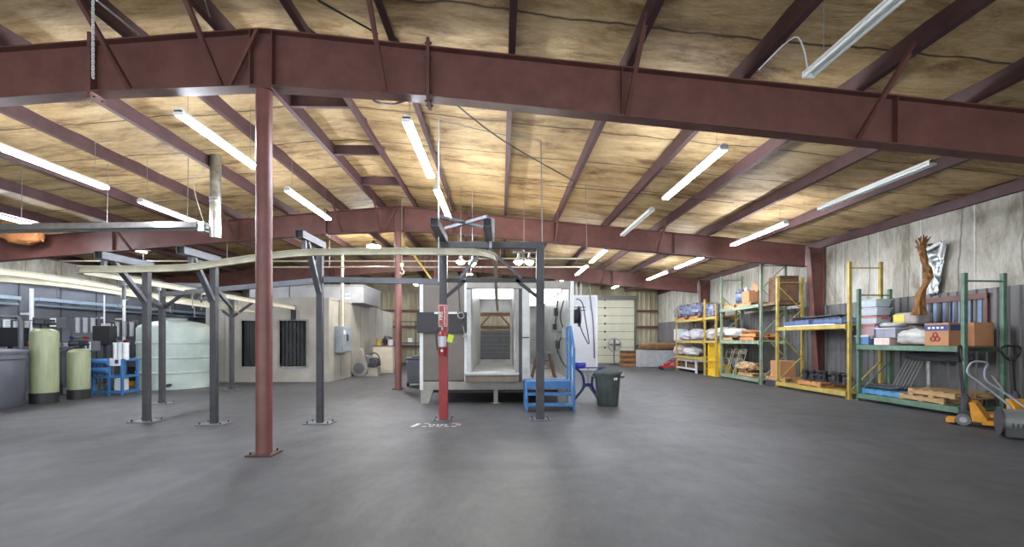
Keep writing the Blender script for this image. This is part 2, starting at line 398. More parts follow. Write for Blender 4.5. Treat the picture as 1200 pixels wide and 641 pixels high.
# ------------------------------------------------------------------ steel frames
def rafter(Y, label, detail=True):
    t = thing('roof_rafter', label, 'beam', (RX, Y, 0), group='tapered roof rafters', kind='thing')
    def bot(d): return 4.78 - .05 * d if d < 2.15 else 4.672 - .09 * (d - 2.15)
    A = XR - RX - .6
    ds = [-A, -2.15, 0, 2.15, A]
    top = [(d, 5.52 - .09 * abs(d)) for d in ds]; bt = [(d, bot(abs(d))) for d in ds]
    def strip(mb, line, off0, off1, y0, y1):
        for (a, za), (b, zb) in zip(line[:-1], line[1:]):
            mb.prism([(a, za + off0), (b, zb + off0), (b, zb + off1), (a, za + off1)], lambda u, v, q: (u, q, v), y0, y1)
        return mb
    mb = MB()
    for i in range(4):
        mb.prism([bt[i], bt[i+1], top[i+1], top[i]], lambda u, v, q: (u, q, v), -.006, .006)
    mb.build('web', RED, t)
    strip(MB(), top, -.016, 0, -.1, .1).build('top_flange', RED, t)
    strip(MB(), bt, 0, .016, -.1, .1).build('bottom_flange', RED, t)
    for d in (-2.15, 2.15):
        MB().b2(d - .02, d + .02, -.11, .11, bot(2.15) - .09, 5.52 - .09*2.15 + .1).build('splice_plate', RED, t)
        mb = MB()
        for z in (bot(2.15) - .05, bot(2.15) + .09, 5.2, 5.38):
            for yy in (-.06, .06): mb.cyl((d - .045, yy, z), (d + .045, yy, z), .013, 6)
        mb.build('splice_bolts', DKST, t)
    mb = MB()
    for d in (-.14, .14, 4.7, 8.4, -4.7, -8.4):
        mb.b2(d - .006, d + .006, -.095, .095, bot(abs(d)) + .01, 5.52 - .09*abs(d) - .01)
    mb.build('stiffener', RED, t)
    # angle braces from the bottom flange up to the purlins
    for d in (-4.75, -1.65, -.5, 1.6, 4.75, 7.85, -7.85):
        zb = bot(abs(d)) + .02; zt = 5.52 - .09*abs(d) + .1
        MB().bar((d, -.09, zb), (d, -.95, zt), .05, .05).build('flange_brace', RED, t)
        if d == -.5: MB().bar((d + .12, -.09, zb), (-.03, -.1, 5.5), .04, .04).build('flange_brace', RED, t)
        if detail: MB().bar((d, .09, zb), (d, .95, zt), .05, .05).build('flange_brace', RED, t)
    return t
YF = [6.0, 13.75, 21.45]
for Y, lb in zip(YF, ('dark red tapered steel rafter spanning the whole width overhead, nearest one',
                     'dark red tapered steel rafter in the middle of the hall, second from the camera',
                     'dark red steel rafter deep in the hall above the booth, third from the camera')):
    rafter(Y, lb)
def post(Y, label, y_floor_r=.1):
    t = thing('steel_column', label, 'column', (RX, Y, 0), group='round ridge columns', kind='thing')
    MB().cyl((0, 0, .02), (0, 0, 4.77), y_floor_r, 28).build('shaft', POST, t, smooth=40)
    MB().b2(-.17, .17, -.15, .15, 0, .022).build('base_plate', mat('rusty_plate', (92, 62, 54), .7, .2, .2, 8), t, bevel=.003)
    mb = MB()
    for a in (-.12, .12):
        for b in (-.11, .11): mb.cyl((a, b, .022), (a, b, .055), .014, 6)
    mb.build('anchor_bolts', DKST, t)
    MB().b2(-.14, .14, -.1, .1, 4.745, 4.775).build('cap_plate', RED, t)
post(YF[0], 'round red steel column standing nearest to the camera')
post(YF[1], 'round red steel column farther back, left of the spray booth')
post(YF[2], 'round red steel column far back, hidden mostly by the spray booth')
def side_post(Y, label):
    t = thing('side_column', label, 'column', (XR, Y, 0), group='tapered wall columns', kind='thing')
    H = rtop(XR) - .55
    for nm, x0a, x0b, x1a, x1b in (('web', -.32, 0, -.58, 0),):
        MB().prism([(-.22, .0), (-.06, .0), (-.06, rtop(XR) - .02), (-.50, rtop(XR - .5) - .02)], lambda u, v, q: (u, q, v), -.006, .006).build('web', RED, t)
    MB().prism([(-.225, 0), (-.205, 0), (-.505, 4.3), (-.525, 4.3)], lambda u, v, q: (u, q, v), -.11, .11).build('inner_flange', RED, t)
    MB().b2(-.075, -.055, -.11, .11, 0, rtop(XR)).build('outer_flange', RED, t)
    MB().b2(-.48, -.06, -.1, .1, 3.93, 3.95).build('knee_stiffener', RED, t)
    MB().b2(-.3, 0, -.15, .15, 0, .02).build('base_plate', DKST, t)
    MB().bar((-.5, -.05, 3.95), (-.06, -.05, rtop(XR) - .05), .04).build('knee_brace', RED, t)
for Y, lb in ((YF[1], 'tapered dark red wall column between the yellow and green racks on the right wall'), (YF[2], 'tapered dark red wall column far back on the right wall above the farthest rack')):
    side_post(Y, lb)

# ------------------------------------------------------------------ purlins
ORD = ['first', 'second', 'third', 'fourth', 'fifth', 'sixth', 'seventh', 'eighth', 'ninth', 'tenth']
def purlin(x, side, lb):
    dp = .25; z1 = deck(x) - .0; z0 = rtop(x)
    wv = .085 * side
    t = .007
    sec = [(0, z0), (wv, z0), (wv, z0 + .03), (wv - t*side, z0 + .03), (wv - t*side, z0 + t), (t*side, z0 + t), (t*side, z1 - t),
           (wv, z1 - t), (wv, z1), (0, z1)]
    o = MB().prism([(u, v) for u, v in sec], lambda u, v, q: (x + u, q, v), Y0, YE - .02).build('purlin', REDP)
    tag(o, lb, 'roof beam', 'roof purlins', 'thing')
offs = [.5, 1.65, 3.2, 4.75, 6.3, 7.85, 9.4, 10.95]
for k, d in enumerate(offs):
    for sd, nm in ((1, 'right'), (-1, 'left')):
        purlin(RX + sd * d, sd, 'dark red roof purlin running lengthwise, %s one to the %s of the ridge' % (ORD[k], nm))
for x, sd, nm in ((XR - .03, -1, 'right'), (XL + .03, 1, 'left')):
    purlin(x, sd, 'dark red eave strut along the top of the %s wall' % nm)
for k, (y, lb) in enumerate(((7.85, 'near'), (9.85, 'middle'), (11.75, 'far'))):
    o = MB().b2(RX - .5 , RX + .5, y - .006, y + .006, 5.5, 5.70).b2(RX - .5, RX + .5, y - .04, y + .04, 5.49, 5.5).build('purlin_bridging', REDP)
    tag(o, 'short dark bridging piece between the two ridge purlins, %s one of three' % lb, 'roof brace', 'ridge bridging pieces', 'thing')

# ------------------------------------------------------------------ fluorescent strips
def strip(x, y0, y1, h, lit, label, cord=None):
    yc = (y0 + y1) / 2; L_ = (y1 - y0) / 2
    t = thing('strip_light', label, 'ceiling light', (x, yc, h), group='hanging fluorescent strip lights')
    sec = [(-.058, .012), (.058, .012), (.05, .03), (.03, .065), (-.03, .065), (-.05, .03)]
    MB().prism(sec, lambda u, v, q: (u, q, v), -L_, L_).build('housing', FIXT, t)
    for u in (-.046, .046):
        MB().cyl((u, -L_ + .04, -.012), (u, L_ - .04, -.012), .019, 12).build('tube', TUBEON if lit else TUBEOFF, t, smooth=40)
    for q in (-L_ + .015, L_ - .015): MB().box((0, q, .005), (.13, .03, .07)).build('end_cap', FIXT, t, bevel=.004)
    for q in (-L_ * .8, L_ * .8):
        mb = MB().tube([(0, q, .075), (0, q, deck(x) - h)], .004, 5); mb.build('hanger_wire', WIRE, t)
    if cord:
        MB().tube([(0, L_, .05), (-.02, L_ + .03, .3), (-.12, L_, .42), (-.3, L_ - .05, .3), (-.6, L_ - .1, .0)], .008, 6, sub=6).build('cord', WHITE, t, smooth=60)
    return t
A, B = 3.35, 6.6
HA, HB = 4.38, 4.2
strip(A, 2.4, 4.86, HA, False, 'unlit fluorescent strip at the top right in front of the nearest rafter', cord=True)
strip(A, 6.7, 9.15, HA, True, 'lit fluorescent strip in the row right of the ridge, just behind the nearest rafter')
strip(A, 9.95, 12.4, HA, False, 'unlit short-looking fluorescent strip just before the second rafter, right of the booth')
strip(A, 14.4, 16.8, HA, True, 'lit fluorescent strip behind the second rafter, above the right end of the booth')
strip(A, 17.6, 20.0, HA, True, 'lit fluorescent strip farthest in the row above the booth')
strip(B, 6.75, 9.2, HB, False, 'unlit fluorescent strip nearest to the right wall')
strip(B, 10.3, 12.75, HB, True, 'lit fluorescent strip near the right wall, this side of the second rafter')
strip(B, 14.4, 16.9, HB, True, 'lit fluorescent strip near the right wall, just behind the second rafter')
strip(B, 17.8, 20.2, HB, True, 'lit fluorescent strip near the right wall, farthest in its row')
strip(-1.32, 6.35, 8.6, 4.58, True, 'lit fluorescent strip above the left end of the booth, nearer of two')
strip(-1.32, 9.3, 11.7, 4.6, True, 'lit fluorescent strip above the left end of the booth, farther of two')
strip(-4.42, 6.3, 8.3, 4.61, True, 'lit fluorescent strip just left of the nearest red column')
strip(-4.42, 9.45, 11.75, 4.6, True, 'lit fluorescent strip right of the nearest red column, before the second rafter')
strip(-4.8, 23.5, 26, 4.6, True, 'lit fluorescent strip far back beside the left edge of the booth')
strip(-7.55, 6.45, 8.85, 4.4, True, 'lit fluorescent strip at the left edge of the photo, nearest on that side')
strip(-7.55, 9.65, 11.6, 4.4, True, 'lit fluorescent strip above the heater tube, left of its flue')
strip(-12.7, 10.2, 12.65, 4.62, True, 'lit fluorescent strip low at the left edge, beyond the heater tube')
strip(-12.7, 14.1, 16.5, 4.62, True, 'lit fluorescent strip far left behind the second rafter, small')
strip(A, 24.2, 26.6, 4.75, True, 'added lit fluorescent strip hidden behind the third rafter in the row above the booth')  # added out of view to brighten the dark far end
strip(B, 24.2, 26.6, 4.55, True, 'added lit fluorescent strip hidden behind the third rafter near the right wall')  # also an added, unseen strip that lifts the light at the far end
# ------------------------------------------------------------------ overhead conveyor and its posts
IB = [(-.035, -.055), (.035, -.055), (.035, -.045), (.006, -.045), (.006, .045), (.035, .045), (.035, .055), (-.035, .055), (-.035, .045), (-.006, .045), (-.006, -.045), (-.035, -.045)]
IB2 = [(a * 1.2, b * 1.25) for a, b in IB]
def cm(P, n=8): return catmull([Vector(p) for p in P], n)
cv = thing('overhead_conveyor', 'cream overhead conveyor track looping from the left posts to the booth opening', 'conveyor', (-3, 7.5, 0))
def loc(P): return [(x + 3, y - 7.5, z) for x, y, z in P]
main = [(-.1, 14.2, 2.45), (-.1, 12, 2.45), (-.1, 10.2, 2.5), (-.1, 8.9, 2.8), (-.1, 8.2, 2.92), (-.16, 7.85, 2.95), (-.4, 7.6, 2.96), (-.75, 7.55, 2.96), (-2, 7.55, 2.96), (-3.1, 7.55, 2.94), (-3.7, 7.55, 2.89), (-4.6, 7.55, 2.76), (-5.2, 7.55, 2.68), (-6.2, 7.55, 2.65), (-6.75, 7.56, 2.65), (-6.98, 7.68, 2.65), (-7.05, 7.9, 2.65), (-7.05, 8.3, 2.65), (-7.1, 12, 2.62), (-7.2, 16.0, 2.6)]
MB().sweep(IB, cm(loc(main))).build('track', CREAM, cv, smooth=35)
side = [(-9.05, 16.0, 2.6), (-9.1, 14.5, 2.6), (-9.5, 12.5, 2.7), (-10.2, 11.0, 2.9), (-11.2, 9.6, 3.0), (-12.6, 8.0, 3.05)]
MB().sweep(IB2, cm(loc(side))).build('track', CREAM, cv, smooth=35)
third = [(-8.0, 15.8, 2.45), (-8.2, 13, 2.45), (-9.0, 11.3, 2.6), (-10.0, 10.2, 2.75), (-11.8, 8.9, 2.8)]
MB().sweep(IB, cm(loc(third))).build('track', CREAM, cv, smooth=35)
def hang(path, d, n, L_):
    """trolley hangers under a track"""
    Q = cm(loc(path), 20); tot = 0; k = 0; nxt = d
    for a, b in zip(Q[:-1], Q[1:]):
        tot += (b - a).length
        if tot >= nxt and k < n:
            MB().b2(a.x - .025, a.x + .025, a.y - .03, a.y + .03, a.z - .12, a.z - .05).tube([(a.x, a.y, a.z - .1), (a.x, a.y, a.z - L_), (a.x + .03, a.y, a.z - L_ - .03), (a.x + .05, a.y, a.z - L_)], .012, 6).build('trolley_hanger', GALV, cv, smooth=40)
            nxt += d; k += 1
hang(main[16:], .95, 7, .38); hang(side, 1.1, 6, .42); hang(third, 1.0, 5, .3); hang(main[4:16], 1.4, 0, .3)

def cpost(p, htop, label, arm=None, brace_z=None, T=None, hookz=None):
    x, y = p
    t = thing('conveyor_post', label, 'post', (x, y, 0), group='dark grey conveyor posts')
    MB().b2(-.052, .052, -.052, .052, .015, htop).build('column', DKST, t, bevel=.008)
    MB().b2(-.23, .23, -.17, .17, 0, .016).build('base_plate', MDST, t, bevel=.003)
    mb = MB()
    for a in (-.18, .18):
        for b in (-.12, .12): mb.cyl((a, b, .016), (a, b, .05), .014, 6)
    mb.build('anchor_bolts', DKST, t)
    if arm:
        def hollow(mb, x0, y0, y1, z, s=.065, th=.008):
            for a, b, c, d in ((-s, s, -s, -s + th), (-s, s, s - th, s), (-s, -s + th, -s, s), (s - th, s, -s, s)):
                mb.b2(x0 + a, x0 + b, y0, y1, z + c, z + d)
            return mb
        am = hollow(MB(), 0, -arm, .1, htop + .065).build('arm', MDST, t)
        MB().b2(-.055, .055, -arm + .04, -arm + .05, htop + .01, htop + .12).build('tube_end_shade', BLACK, am)  # black plate stands in for the shade inside the open tube end
        MB().bar((0, -.05, brace_z), (0, -arm + .28, htop + .02), .09, .06).build('brace', MDST, t)
        if hookz: MB().b2(-.03, .03, 7.55 - y - .03, 7.55 - y + .03, hookz + .05, htop).build('track_hanger', MDST, t)
    if T:
        MB().b2(-T, T, -.05, .05, htop, htop + .1).build('cross_arm', MDST, t, bevel=.006)
        for sx in (-1, 1):
            MB().bar((0, 0, htop - .5), (sx * (T - .25), 0, htop + .01), .06).build('brace', DKST, t)
            MB().b2(sx * (T - .06) - .02, sx * (T - .06) + .02, -.02, .02, htop - .28, htop + .02).build('track_hanger', MDST, t)
    return t
pA, pB, pC = FL(172, 494), FL(251, 497), FL(375, 496)
pF, pG = FL(190, 473), FL(271.5, 457)
cpost(pA, 2.8, 'dark grey conveyor post with bracketed arm, leftmost in the front row', 1.0, 2.2, hookz=2.65)
cpost(pB, 2.86, 'dark grey conveyor post with bracketed arm, just left of the nearest red column', .85, 2.2, hookz=2.69)
cpost(pC, 3.14, 'dark grey conveyor post with bracketed arm, just right of the nearest red column', .85, 2.35, hookz=2.93)
cpost(pF, 2.72, 'dark grey conveyor post with T shaped top in front of the white tank', T=.95)
cpost(pG, 2.66, 'dark grey conveyor post with T shaped top, farthest back beside the grey oven', T=.95)
def tie(a, b, z, label, sz=.06):
    d = Vector((b[0] - a[0], b[1] - a[1], 0)).normalized() * .07
    o = MB().bar((a[0] + d.x, a[1] + d.y, z), (b[0] - d.x, b[1] - d.y, z), sz, .1).build('tie_tube', MDST)
    tag(o, label, 'tie tube', 'tubes tying the conveyor posts')
pD, pE = FL(520, 492), FL(633, 492)
tie(pF, pC, 2.56, 'long grey tie tube from the T topped post to the third bracketed post')
tie(pC, pD, 2.58, 'grey tie tube running behind the far red column to the red painted post')
tie(pA, pF, 2.28, 'short grey tie tube between the two leftmost conveyor posts')
tie(pG, pB, 2.45, 'grey tie tube from the rear post to the post left of the red column')

# portal with the red painted leg
pt = thing('portal_frame', 'dark steel portal in front of the booth with its left leg painted red', 'frame', ((pD[0] + pE[0]) / 2, (pD[1] + pE[1]) / 2, 0))
hw = (pE[0] - pD[0]) / 2
lg = MB().b2(-hw - .07, -hw + .07, -.07, .07, .016, 3.2).build('leg', DKST, pt, bevel=.006)
rs = MB()
rs.b2(-hw - .078, -hw + .078, -.078, .078, .03, 2.15); rs.build('painted_sleeve', FIRE, lg)['label'] = 'red painted lower leg'
MB().b2(hw - .075, hw + .075, -.07, .07, .016, 3.2).build('leg', DKST, pt, bevel=.006)
for sx in (-hw, hw):
    MB().b2(sx - .2, sx + .2, -.16, .16, 0, .016).build('base_plate', MDST, pt, bevel=.003)
    mb = MB()
    for a in (-.15, .15):
        for b in (-.11, .11): mb.cyl((sx + a, b, .016), (sx + a, b, .05), .014, 6)
    mb.build('anchor_bolts', DKST, pt)
MB().b2(-hw - .07, hw + .075, -.07, .07, 3.2, 3.32).build('top_beam', DKST, pt, bevel=.006)
MB().b2(-hw + .07, hw - .07, -.03, .03, 2.57, 2.64).build('tie_bar', DKST, pt)
MB().bar((hw - .05, 0, 2.3), (hw - .45, 0, 2.62), .06).build('brace', DKST, pt)
MB().bar((-hw + .05, 0, 2.3), (-hw + .4, 0, 2.6), .06).build('brace', DKST, pt)
MB().bar((-hw + .3, 0, 2.65), (-hw + .75, 0, 3.2), .05).build('brace', MDST, pt)
MB().bar((hw - .35, 0, 2.65), (hw - .95, 0, 3.2), .05).build('brace', MDST, pt)
for x0 in (-hw, -hw + .85):
    am = MB()
    for a, b, c, d in ((-.065, .065, 0, .008), (-.065, .065, .122, .13), (-.065, -.057, 0, .13), (.057, .065, 0, .13)):
        am.b2(x0 + a, x0 + b, -1.2, .1, 3.32 + c, 3.32 + d)
    am = am.build('arm', MDST, pt)
    MB().b2(x0 - .055, x0 + .055, -1.16, -1.15, 3.33, 3.44).build('tube_end_shade', BLACK, am)  # black plate painted as the dark hollow of the open arm
MB().bar((-hw + .07, -1.1, 3.5), (-hw + .85, -.3, 3.5), .05).build('cross_brace', MDST, pt)
MB().bar((-hw + .85, -1.1, 3.5), (-hw + .07, -.3, 3.5), .05).build('cross_brace', MDST, pt)
MB().b2(-.05, .0, -.1, -.05, 3.2, 3.75).b2(-.0, .05, -.06, -.05, 3.2, 3.75).build('hanger_channel', GALV, pt)

# sign and extinguisher on the red leg
fx, fy = pD[0], (pD[1] + pE[1]) / 2 - .08
sg = MB().b2(-.085, .085, -.012, 0, -.2, .2).build('fire_extinguisher_sign', FIRE, loc=(fx, fy, 1.94))
tag(sg, 'upright red sign with white lettering above the extinguisher on the red post', 'sign')
mb = MB()
for a, b, c, d in ((-.08, .08, .188, .196), (-.08, .08, -.196, -.188), (-.08, -.073, -.196, .196), (.073, .08, -.196, .196)): mb.b2(a, b, -.014, -.012, c, d)
mb.build('border', PAPER, sg)
def text(body, size, parent, loc, rot, m, name='lettering', ax='CENTER'):
    c = bpy.data.curves.new(name, 'FONT'); c.body = body; c.size = size; c.align_x = ax; c.align_y = 'CENTER'; c.extrude = .001
    o = bpy.data.objects.new(name, c); COL.objects.link(o); o.parent = parent; o.location = loc; o.rotation_euler = rot
    c.materials.append(m)
    bpy.context.view_layer.update()
    me = bpy.data.meshes.new_from_object(o.evaluated_get(bpy.context.evaluated_depsgraph_get()))
    q = bpy.data.objects.new(name, me); COL.objects.link(q); q.parent = parent; q.location = loc; q.rotation_euler = rot
    if not me.materials: me.materials.append(m)
    bpy.data.objects.remove(o); return q
text('FIRE', .09, sg, (-.035, -.014, 0), (PI / 2, -PI / 2, 0), PAPER)
text('EXTINGUISHER', .05, sg, (.035, -.014, 0), (PI / 2, -PI / 2, 0), PAPER)
ex = thing('fire_extinguisher', 'red fire extinguisher with silver label and lime tag hung on the red post', 'fire extinguisher', (fx, fy - .09, 1.2))
MB().lathe([(.0, 0), (.07, .005), (.075, .02), (.075, .36), (.06, .42), (.03, .45), (.025, .47)], n=24).build('body', FIRE, ex, smooth=40)
MB().lathe([(.0765, .17), (.0765, .36)], n=24).build('label_band', mat('label_silver', (190, 190, 200), .4, .3, .05, 8), ex, smooth=40)
MB().cyl((0, 0, .46), (0, 0, .53), .02, 12).bar((0, .03, .53), (0, -.11, .56), .025, .012).bar((0, .02, .5), (0, -.1, .5), .02, .01).build('valve', GALV, ex)
MB().tube([(-.02, 0, .5), (-.1, -.01, .48), (-.12, 0, .38), (-.1, 0, .2), (-.09, 0, .1)], .012, 8, sub=6).build('hose', BLACK, ex, smooth=60)
MB().b2(.02, .12, -.086, -.083, .28, .42).build('tag', mat('lime_tag', (196, 220, 40), .5, 0, .05, 8), ex, rot=(0, .25, 0))
MB().b2(-.02, .02, -.078, -.075, .08, .12).build('sticker', PAPER, ex)

# painted keep-clear box on the floor round the red leg
x0, y0 = FL(512, 498)
fm = MB()
WM = mat('floor_paint_white', (206, 206, 206), .6, 0, .2, 14)
for a in (-.02,): fm.prism([(-.44, -.17), (-.37, -.17), (-.30, .13), (-.37, .13)], lambda u, v, q: (u, v, q), .001, .003)
for a in (-.2, -.08, .05, .18, .31): fm.b2(a - .04, a + .04, -.16, -.125, .001, .003)
for a in (-.2, .3): fm.b2(a - .05, a + .05, .12, .15, .001, .003)
for a in (-.12, -.05, .02, .09, .16): fm.b2(a - .025, a + .02, -.04, .03, .001, .003)
fm = fm.build('floor_marking', WM, loc=(x0, y0, 0)); tag(fm, 'worn white and red painted marking on the floor in front of the red post', 'floor marking')
MB().b2(.33, .42, -.05, .1, .001, .003).build('red_patch', mat('floor_paint_red', (186, 130, 126), .6, 0, .2, 14), fm)

# ------------------------------------------------------------------ the spray booth
BX0, BX1, BD, BT = -1.9, 1.72, 4.0, 2.88
bo = thing('spray_booth', 'large grey walk-in powder spray booth on legs with lit white interior', 'spray booth', (0, 10.65, 0))
MB().b2(BX0 + .08, -.80, 0, .05, .5, BT).build('front_panel', BOOTHT, bo)['label'] = 'taupe blank front panel'
MB().b2(BX0, BX0 + .08, -.02, .1, .32, BT).b2(-.86, -.80, -.015, .0, .5, BT).build('front_post', WHITE, bo, bevel=.006)
MB().b2(BX0, BX1, -.01, .06, .32, .52).build('skirt', BOOTH, bo, bevel=.006)
MB().b2(-.82, .40, -.22, .02, .52, .68).build('sill_box', mat('sill_brown', (126, 112, 98), .5, .1, .15, 4), bo, bevel=.006)
MB().b2(-.84, .42, -.25, .03, .68, .73).build('sill', BOOTHW, bo, bevel=.006)
MB().b2(-.80, -.70, -.04, .06, .72, 2.68).build('jamb', BOOTHW, bo, bevel=.006)
MB().b2(.34, .42, -.04, .06, .72, 2.68).build('jamb', BOOTH, bo, bevel=.006)
MB().b2(-.80, BX1, -.02, .06, 2.70, BT).build('header', BOOTH, bo, bevel=.006)
MB().b2(.42, .50, -.03, .06, .52, 2.7).build('jamb', DKST, bo, bevel=.004)
MB().b2(.50, .68, -.05, -.0, .54, 2.7).build('door_leaf', BOOTHW, bo, bevel=.004)
MB().cyl((.50, -.09, 1.55), (.66, -.09, 1.55), .012, 8).cyl((.52, -.09, 1.55), (.52, -.04, 1.55), .01, 8).build('door_handle', DKST, bo)
MB().b2(BX1 - .08, BX1, -.03, .07, .32, BT).build('front_post', WHITE, bo, bevel=.006)
MB().b2(BX1 - .06, BX1 - .01, .05, 7.2, .5, BT).build('right_wall', BOOTHW, bo)
MB().b2(BX0 + .01, BX0 + .06, .05, BD, .5, BT).build('left_wall', BOOTHT, bo)
# rear wall with the rear opening
MB().b2(BX0, -.66, BD - .05, BD, .5, BT).b2(.30, .5, BD - .05, BD, .5, BT).b2(.38, BX1, 7.15, 7.2, .5, BT).b2(.38, .42, BD, 7.2, .5, BT).b2(-.66, .30, BD - .05, BD, 2.38, BT).b2(-.66, .30, BD - .05, BD, .5, .86).build('rear_wall', BOOTHW, bo)
MB().b2(-.72, -.68, .06, BD - .05, .7, BT - .05).build('tunnel_wall', BOOTHW, bo)
MB().b2(.34, .38, 1.2, BD - .05, .7, BT - .05).build('tunnel_wall', BOOTHW, bo)
MB().b2(BX0 + .05, BX1 - .05, .0, BD, .44, .54).b2(.38, BX1 - .05, BD, 7.2, .44, .54).build('floor_pan', BOOTHW, bo)
MB().b2(-.70, .34, .0, BD - .05, .54, .74).build('tunnel_floor', BOOTHW, bo)
MB().b2(BX0, -.2, 0, BD, BT - .04, BT).b2(0.0, BX1, 0, BD, BT - .04, BT).b2(.38, BX1, BD, 7.2, BT - .04, BT).b2(-.2, 0, 0, BD, BT - .04, BT).build('roof', BOOTH, bo)
BL = emit('booth_lamp', (250, 252, 255), BOOTHLIGHT)
for k in range(7):
    for xa, xb in ((-.66, .32), (.55, 1.6)) if k < 4 else ((.55, 1.6),):  # rows past the booth depth are added to brighten the deeper right bay
        MB().b2(xa, xb, .35 + k * .95, .65 + k * .95, BT - .1, BT - .05).build('light_panel', BL, bo)
for x, y in ((BX0 + .02, 0), (BX0 + .02, BD - .2), (BX1 - .36, 7.0), (BX1 - .36, .1)):
    MB().prism([(x, 0), (x + .18, 0), (x + .30, .33), (x, .33)], lambda u, v, q: (u, q, v), y, y + .12).build('leg', BOOTH, bo, bevel=.004)
MB().b2(-.17, -.07, 0, .1, .01, .33).b2(-.23, -.01, -.02, .12, 0, .012).build('leg', BOOTH, bo)
MB().b2(BX0, BX1, .3, .36, .22, .3).b2(BX0, BX1, 2, 2.06, .22, .3).build('under_beam', DKST, bo)
# black control board, its white rail and hook
bb = MB().b2(BX0 - .06, -.80, -.06, -.0, 1.66, 2.14).build('black_panel', BLACK, bo, bevel=.006)
MB().b2(-1.55, -1.02, -.08, -.06, 2.10, 2.145).build('rail', WHITE, bb)
hk = MB().tube([(-.93 + .07*math.cos(a*PI/8), -.09, 2.06 + .07*math.sin(a*PI/8)) for a in range(16)], .018, 8, closed=True).tube([(-.93, -.09, 1.99), (-.88, -.09, 1.8), (-.84, -.09, 1.6)], .014, 8)
hk.box((-.84, -.09, 1.58), (.09, .05, .05)).build('hook_arm', BOOTH, bb, smooth=40)
MB().tube([(-1.0, -.03, BT), (-.98, -.04, 2.5), (-.96, -.05, 2.15)], .012, 6, sub=4).build('cable', DKST, bo)
# guns and hoses on the inside of the right wall
for z, y in ((2.3, 2.6), (1.85, 2.9), (1.35, 2.2)):
    MB().b2(BX1 - .16, BX1 - .06, y - .14, y + .14, z - .1, z + .12).build('switch_box', DKST, bo, bevel=.008)
MB().tube([(BX1 - .1, 1.0, 2.5), (BX1 - .2, .9, 2.1), (BX1 - .14, .8, 1.7), (BX1 - .3, .7, 1.3), (BX1 - .2, .5, .95), (BX1 - .1, .3, .8)], .018, 8, sub=8).tube([(BX1 - .1, 2.2, 2.6), (BX1 - .16, 2.3, 1.8), (BX1 - .12, 2.1, 1.1)], .02, 8, sub=6).build('hose', DKST, bo, smooth=60)
MB().b2(BX1 - .2, BX1 - .06, .55, .85, 1.55, 1.8).cyl((BX1 - .2, .7, 1.7), (BX1 - .45, .5, 1.72), .03, 10).cyl((BX1 - .35, .58, 1.7), (BX1 - .37, .55, 1.5), .022, 8).build('spray_gun', GALV, bo)
MB().b2(BX1 - .11, BX1 - .06, .1, .16, .6, 2.7).build('wall_channel', GALV, bo)

# step stool standing inside the booth
st = thing('step_stool', 'splay legged brown stool standing inside the booth right of the dark post', 'stool', (1.08, 11.5, .54))
MB().b2(-.2, .2, -.16, .16, .60, .64).build('seat', MDST, st, bevel=.006)
for a in (-1, 1):
    for b in (-1, 1): MB().bar((a * .15, b * .12, .6), (a * .29, b * .22, 0), .035).build('leg', DWOOD, st)
MB().bar((-.24, -.18, .24), (.24, -.18, .24), .025).bar((-.2, -.16, .42), (.2, -.16, .42), .025).build('rung', DWOOD, st)

# hose reel outside the right wall
hr = thing('hose_reel', 'hose reel with loops of grey hose on the right side of the booth', 'hose reel', (BX1 + .02, 11.6, 2.1))
MB().cyl((.0, 0, 0), (.3, 0, 0), .09, 16).cyl((.02, 0, 0), (.05, 0, 0), .27, 24).cyl((.26, 0, 0), (.29, 0, 0), .27, 24).build('drum', MDST, hr, smooth=40)
MB().tube([(.05 + .2 * i / 60, .17 * math.cos(i * .628), .17 * math.sin(i * .628)) for i in range(61)], .022, 6).build('coiled_hose', DKST, hr, smooth=60)
MB().tube([(.25, -.1, -.15), (.34, -.2, -.45), (.5, -.15, -.7), (.42, -.1, -.1), (.34, -.05, .35), (.2, 0, .45)], .014, 8, sub=8).build('hose', DKST, hr, smooth=60)
MB().b2(-.04, .03, -.06, .06, -.2, .2).build('bracket', GALV, hr)

# blue steps up to the booth
bs = thing('platform_steps', 'blue metal steps with a handrail at the right end of the booth', 'steps', (1.03, 9.4, 0))
MB().b2(-.5, .5, .36, .98, .56, .60).b2(-.5, .5, .34, .36, .44, .60).build('platform', BLUE, bs, bevel=.005)
for z, y in ((.12, 0.02), (.33, .18)):
    MB().b2(-.48, .48, y, y + .22, z - .02, z + .03).build('tread', BLUE, bs, bevel=.004)
for sx in (-1, 1):
    MB().bar((sx * .49, .0, .02), (sx * .49, .38, .58), .04, .08).bar((sx * .49, 0.0, .0), (sx * .49, .0, .3), .045).bar((sx * .49, .96, 0), (sx * .49, .96, .58), .045).bar((sx * .49, .0, .05), (sx * .49, .96, .05), .04).build('side_frame', BLUE, bs)
rl = MB()
rl.bar((.5, .02, .0), (.5, .02, 1.3), .045).bar((.5, .5, .55), (.5, .5, 1.78), .045).bar((.5, .96, .55), (.5, .96, 1.78), .045)
rl.bar((.5, .02, 1.3), (.5, .5, 1.78), .045).bar((.5, .5, 1.78), (.5, .98, 1.78), .045).bar((.5, .5, 1.2), (.5, .96, 1.2), .035).bar((.5, .02, .85), (.5, .5, 1.25), .035)
rl.build('handrail', BLUE, bs)

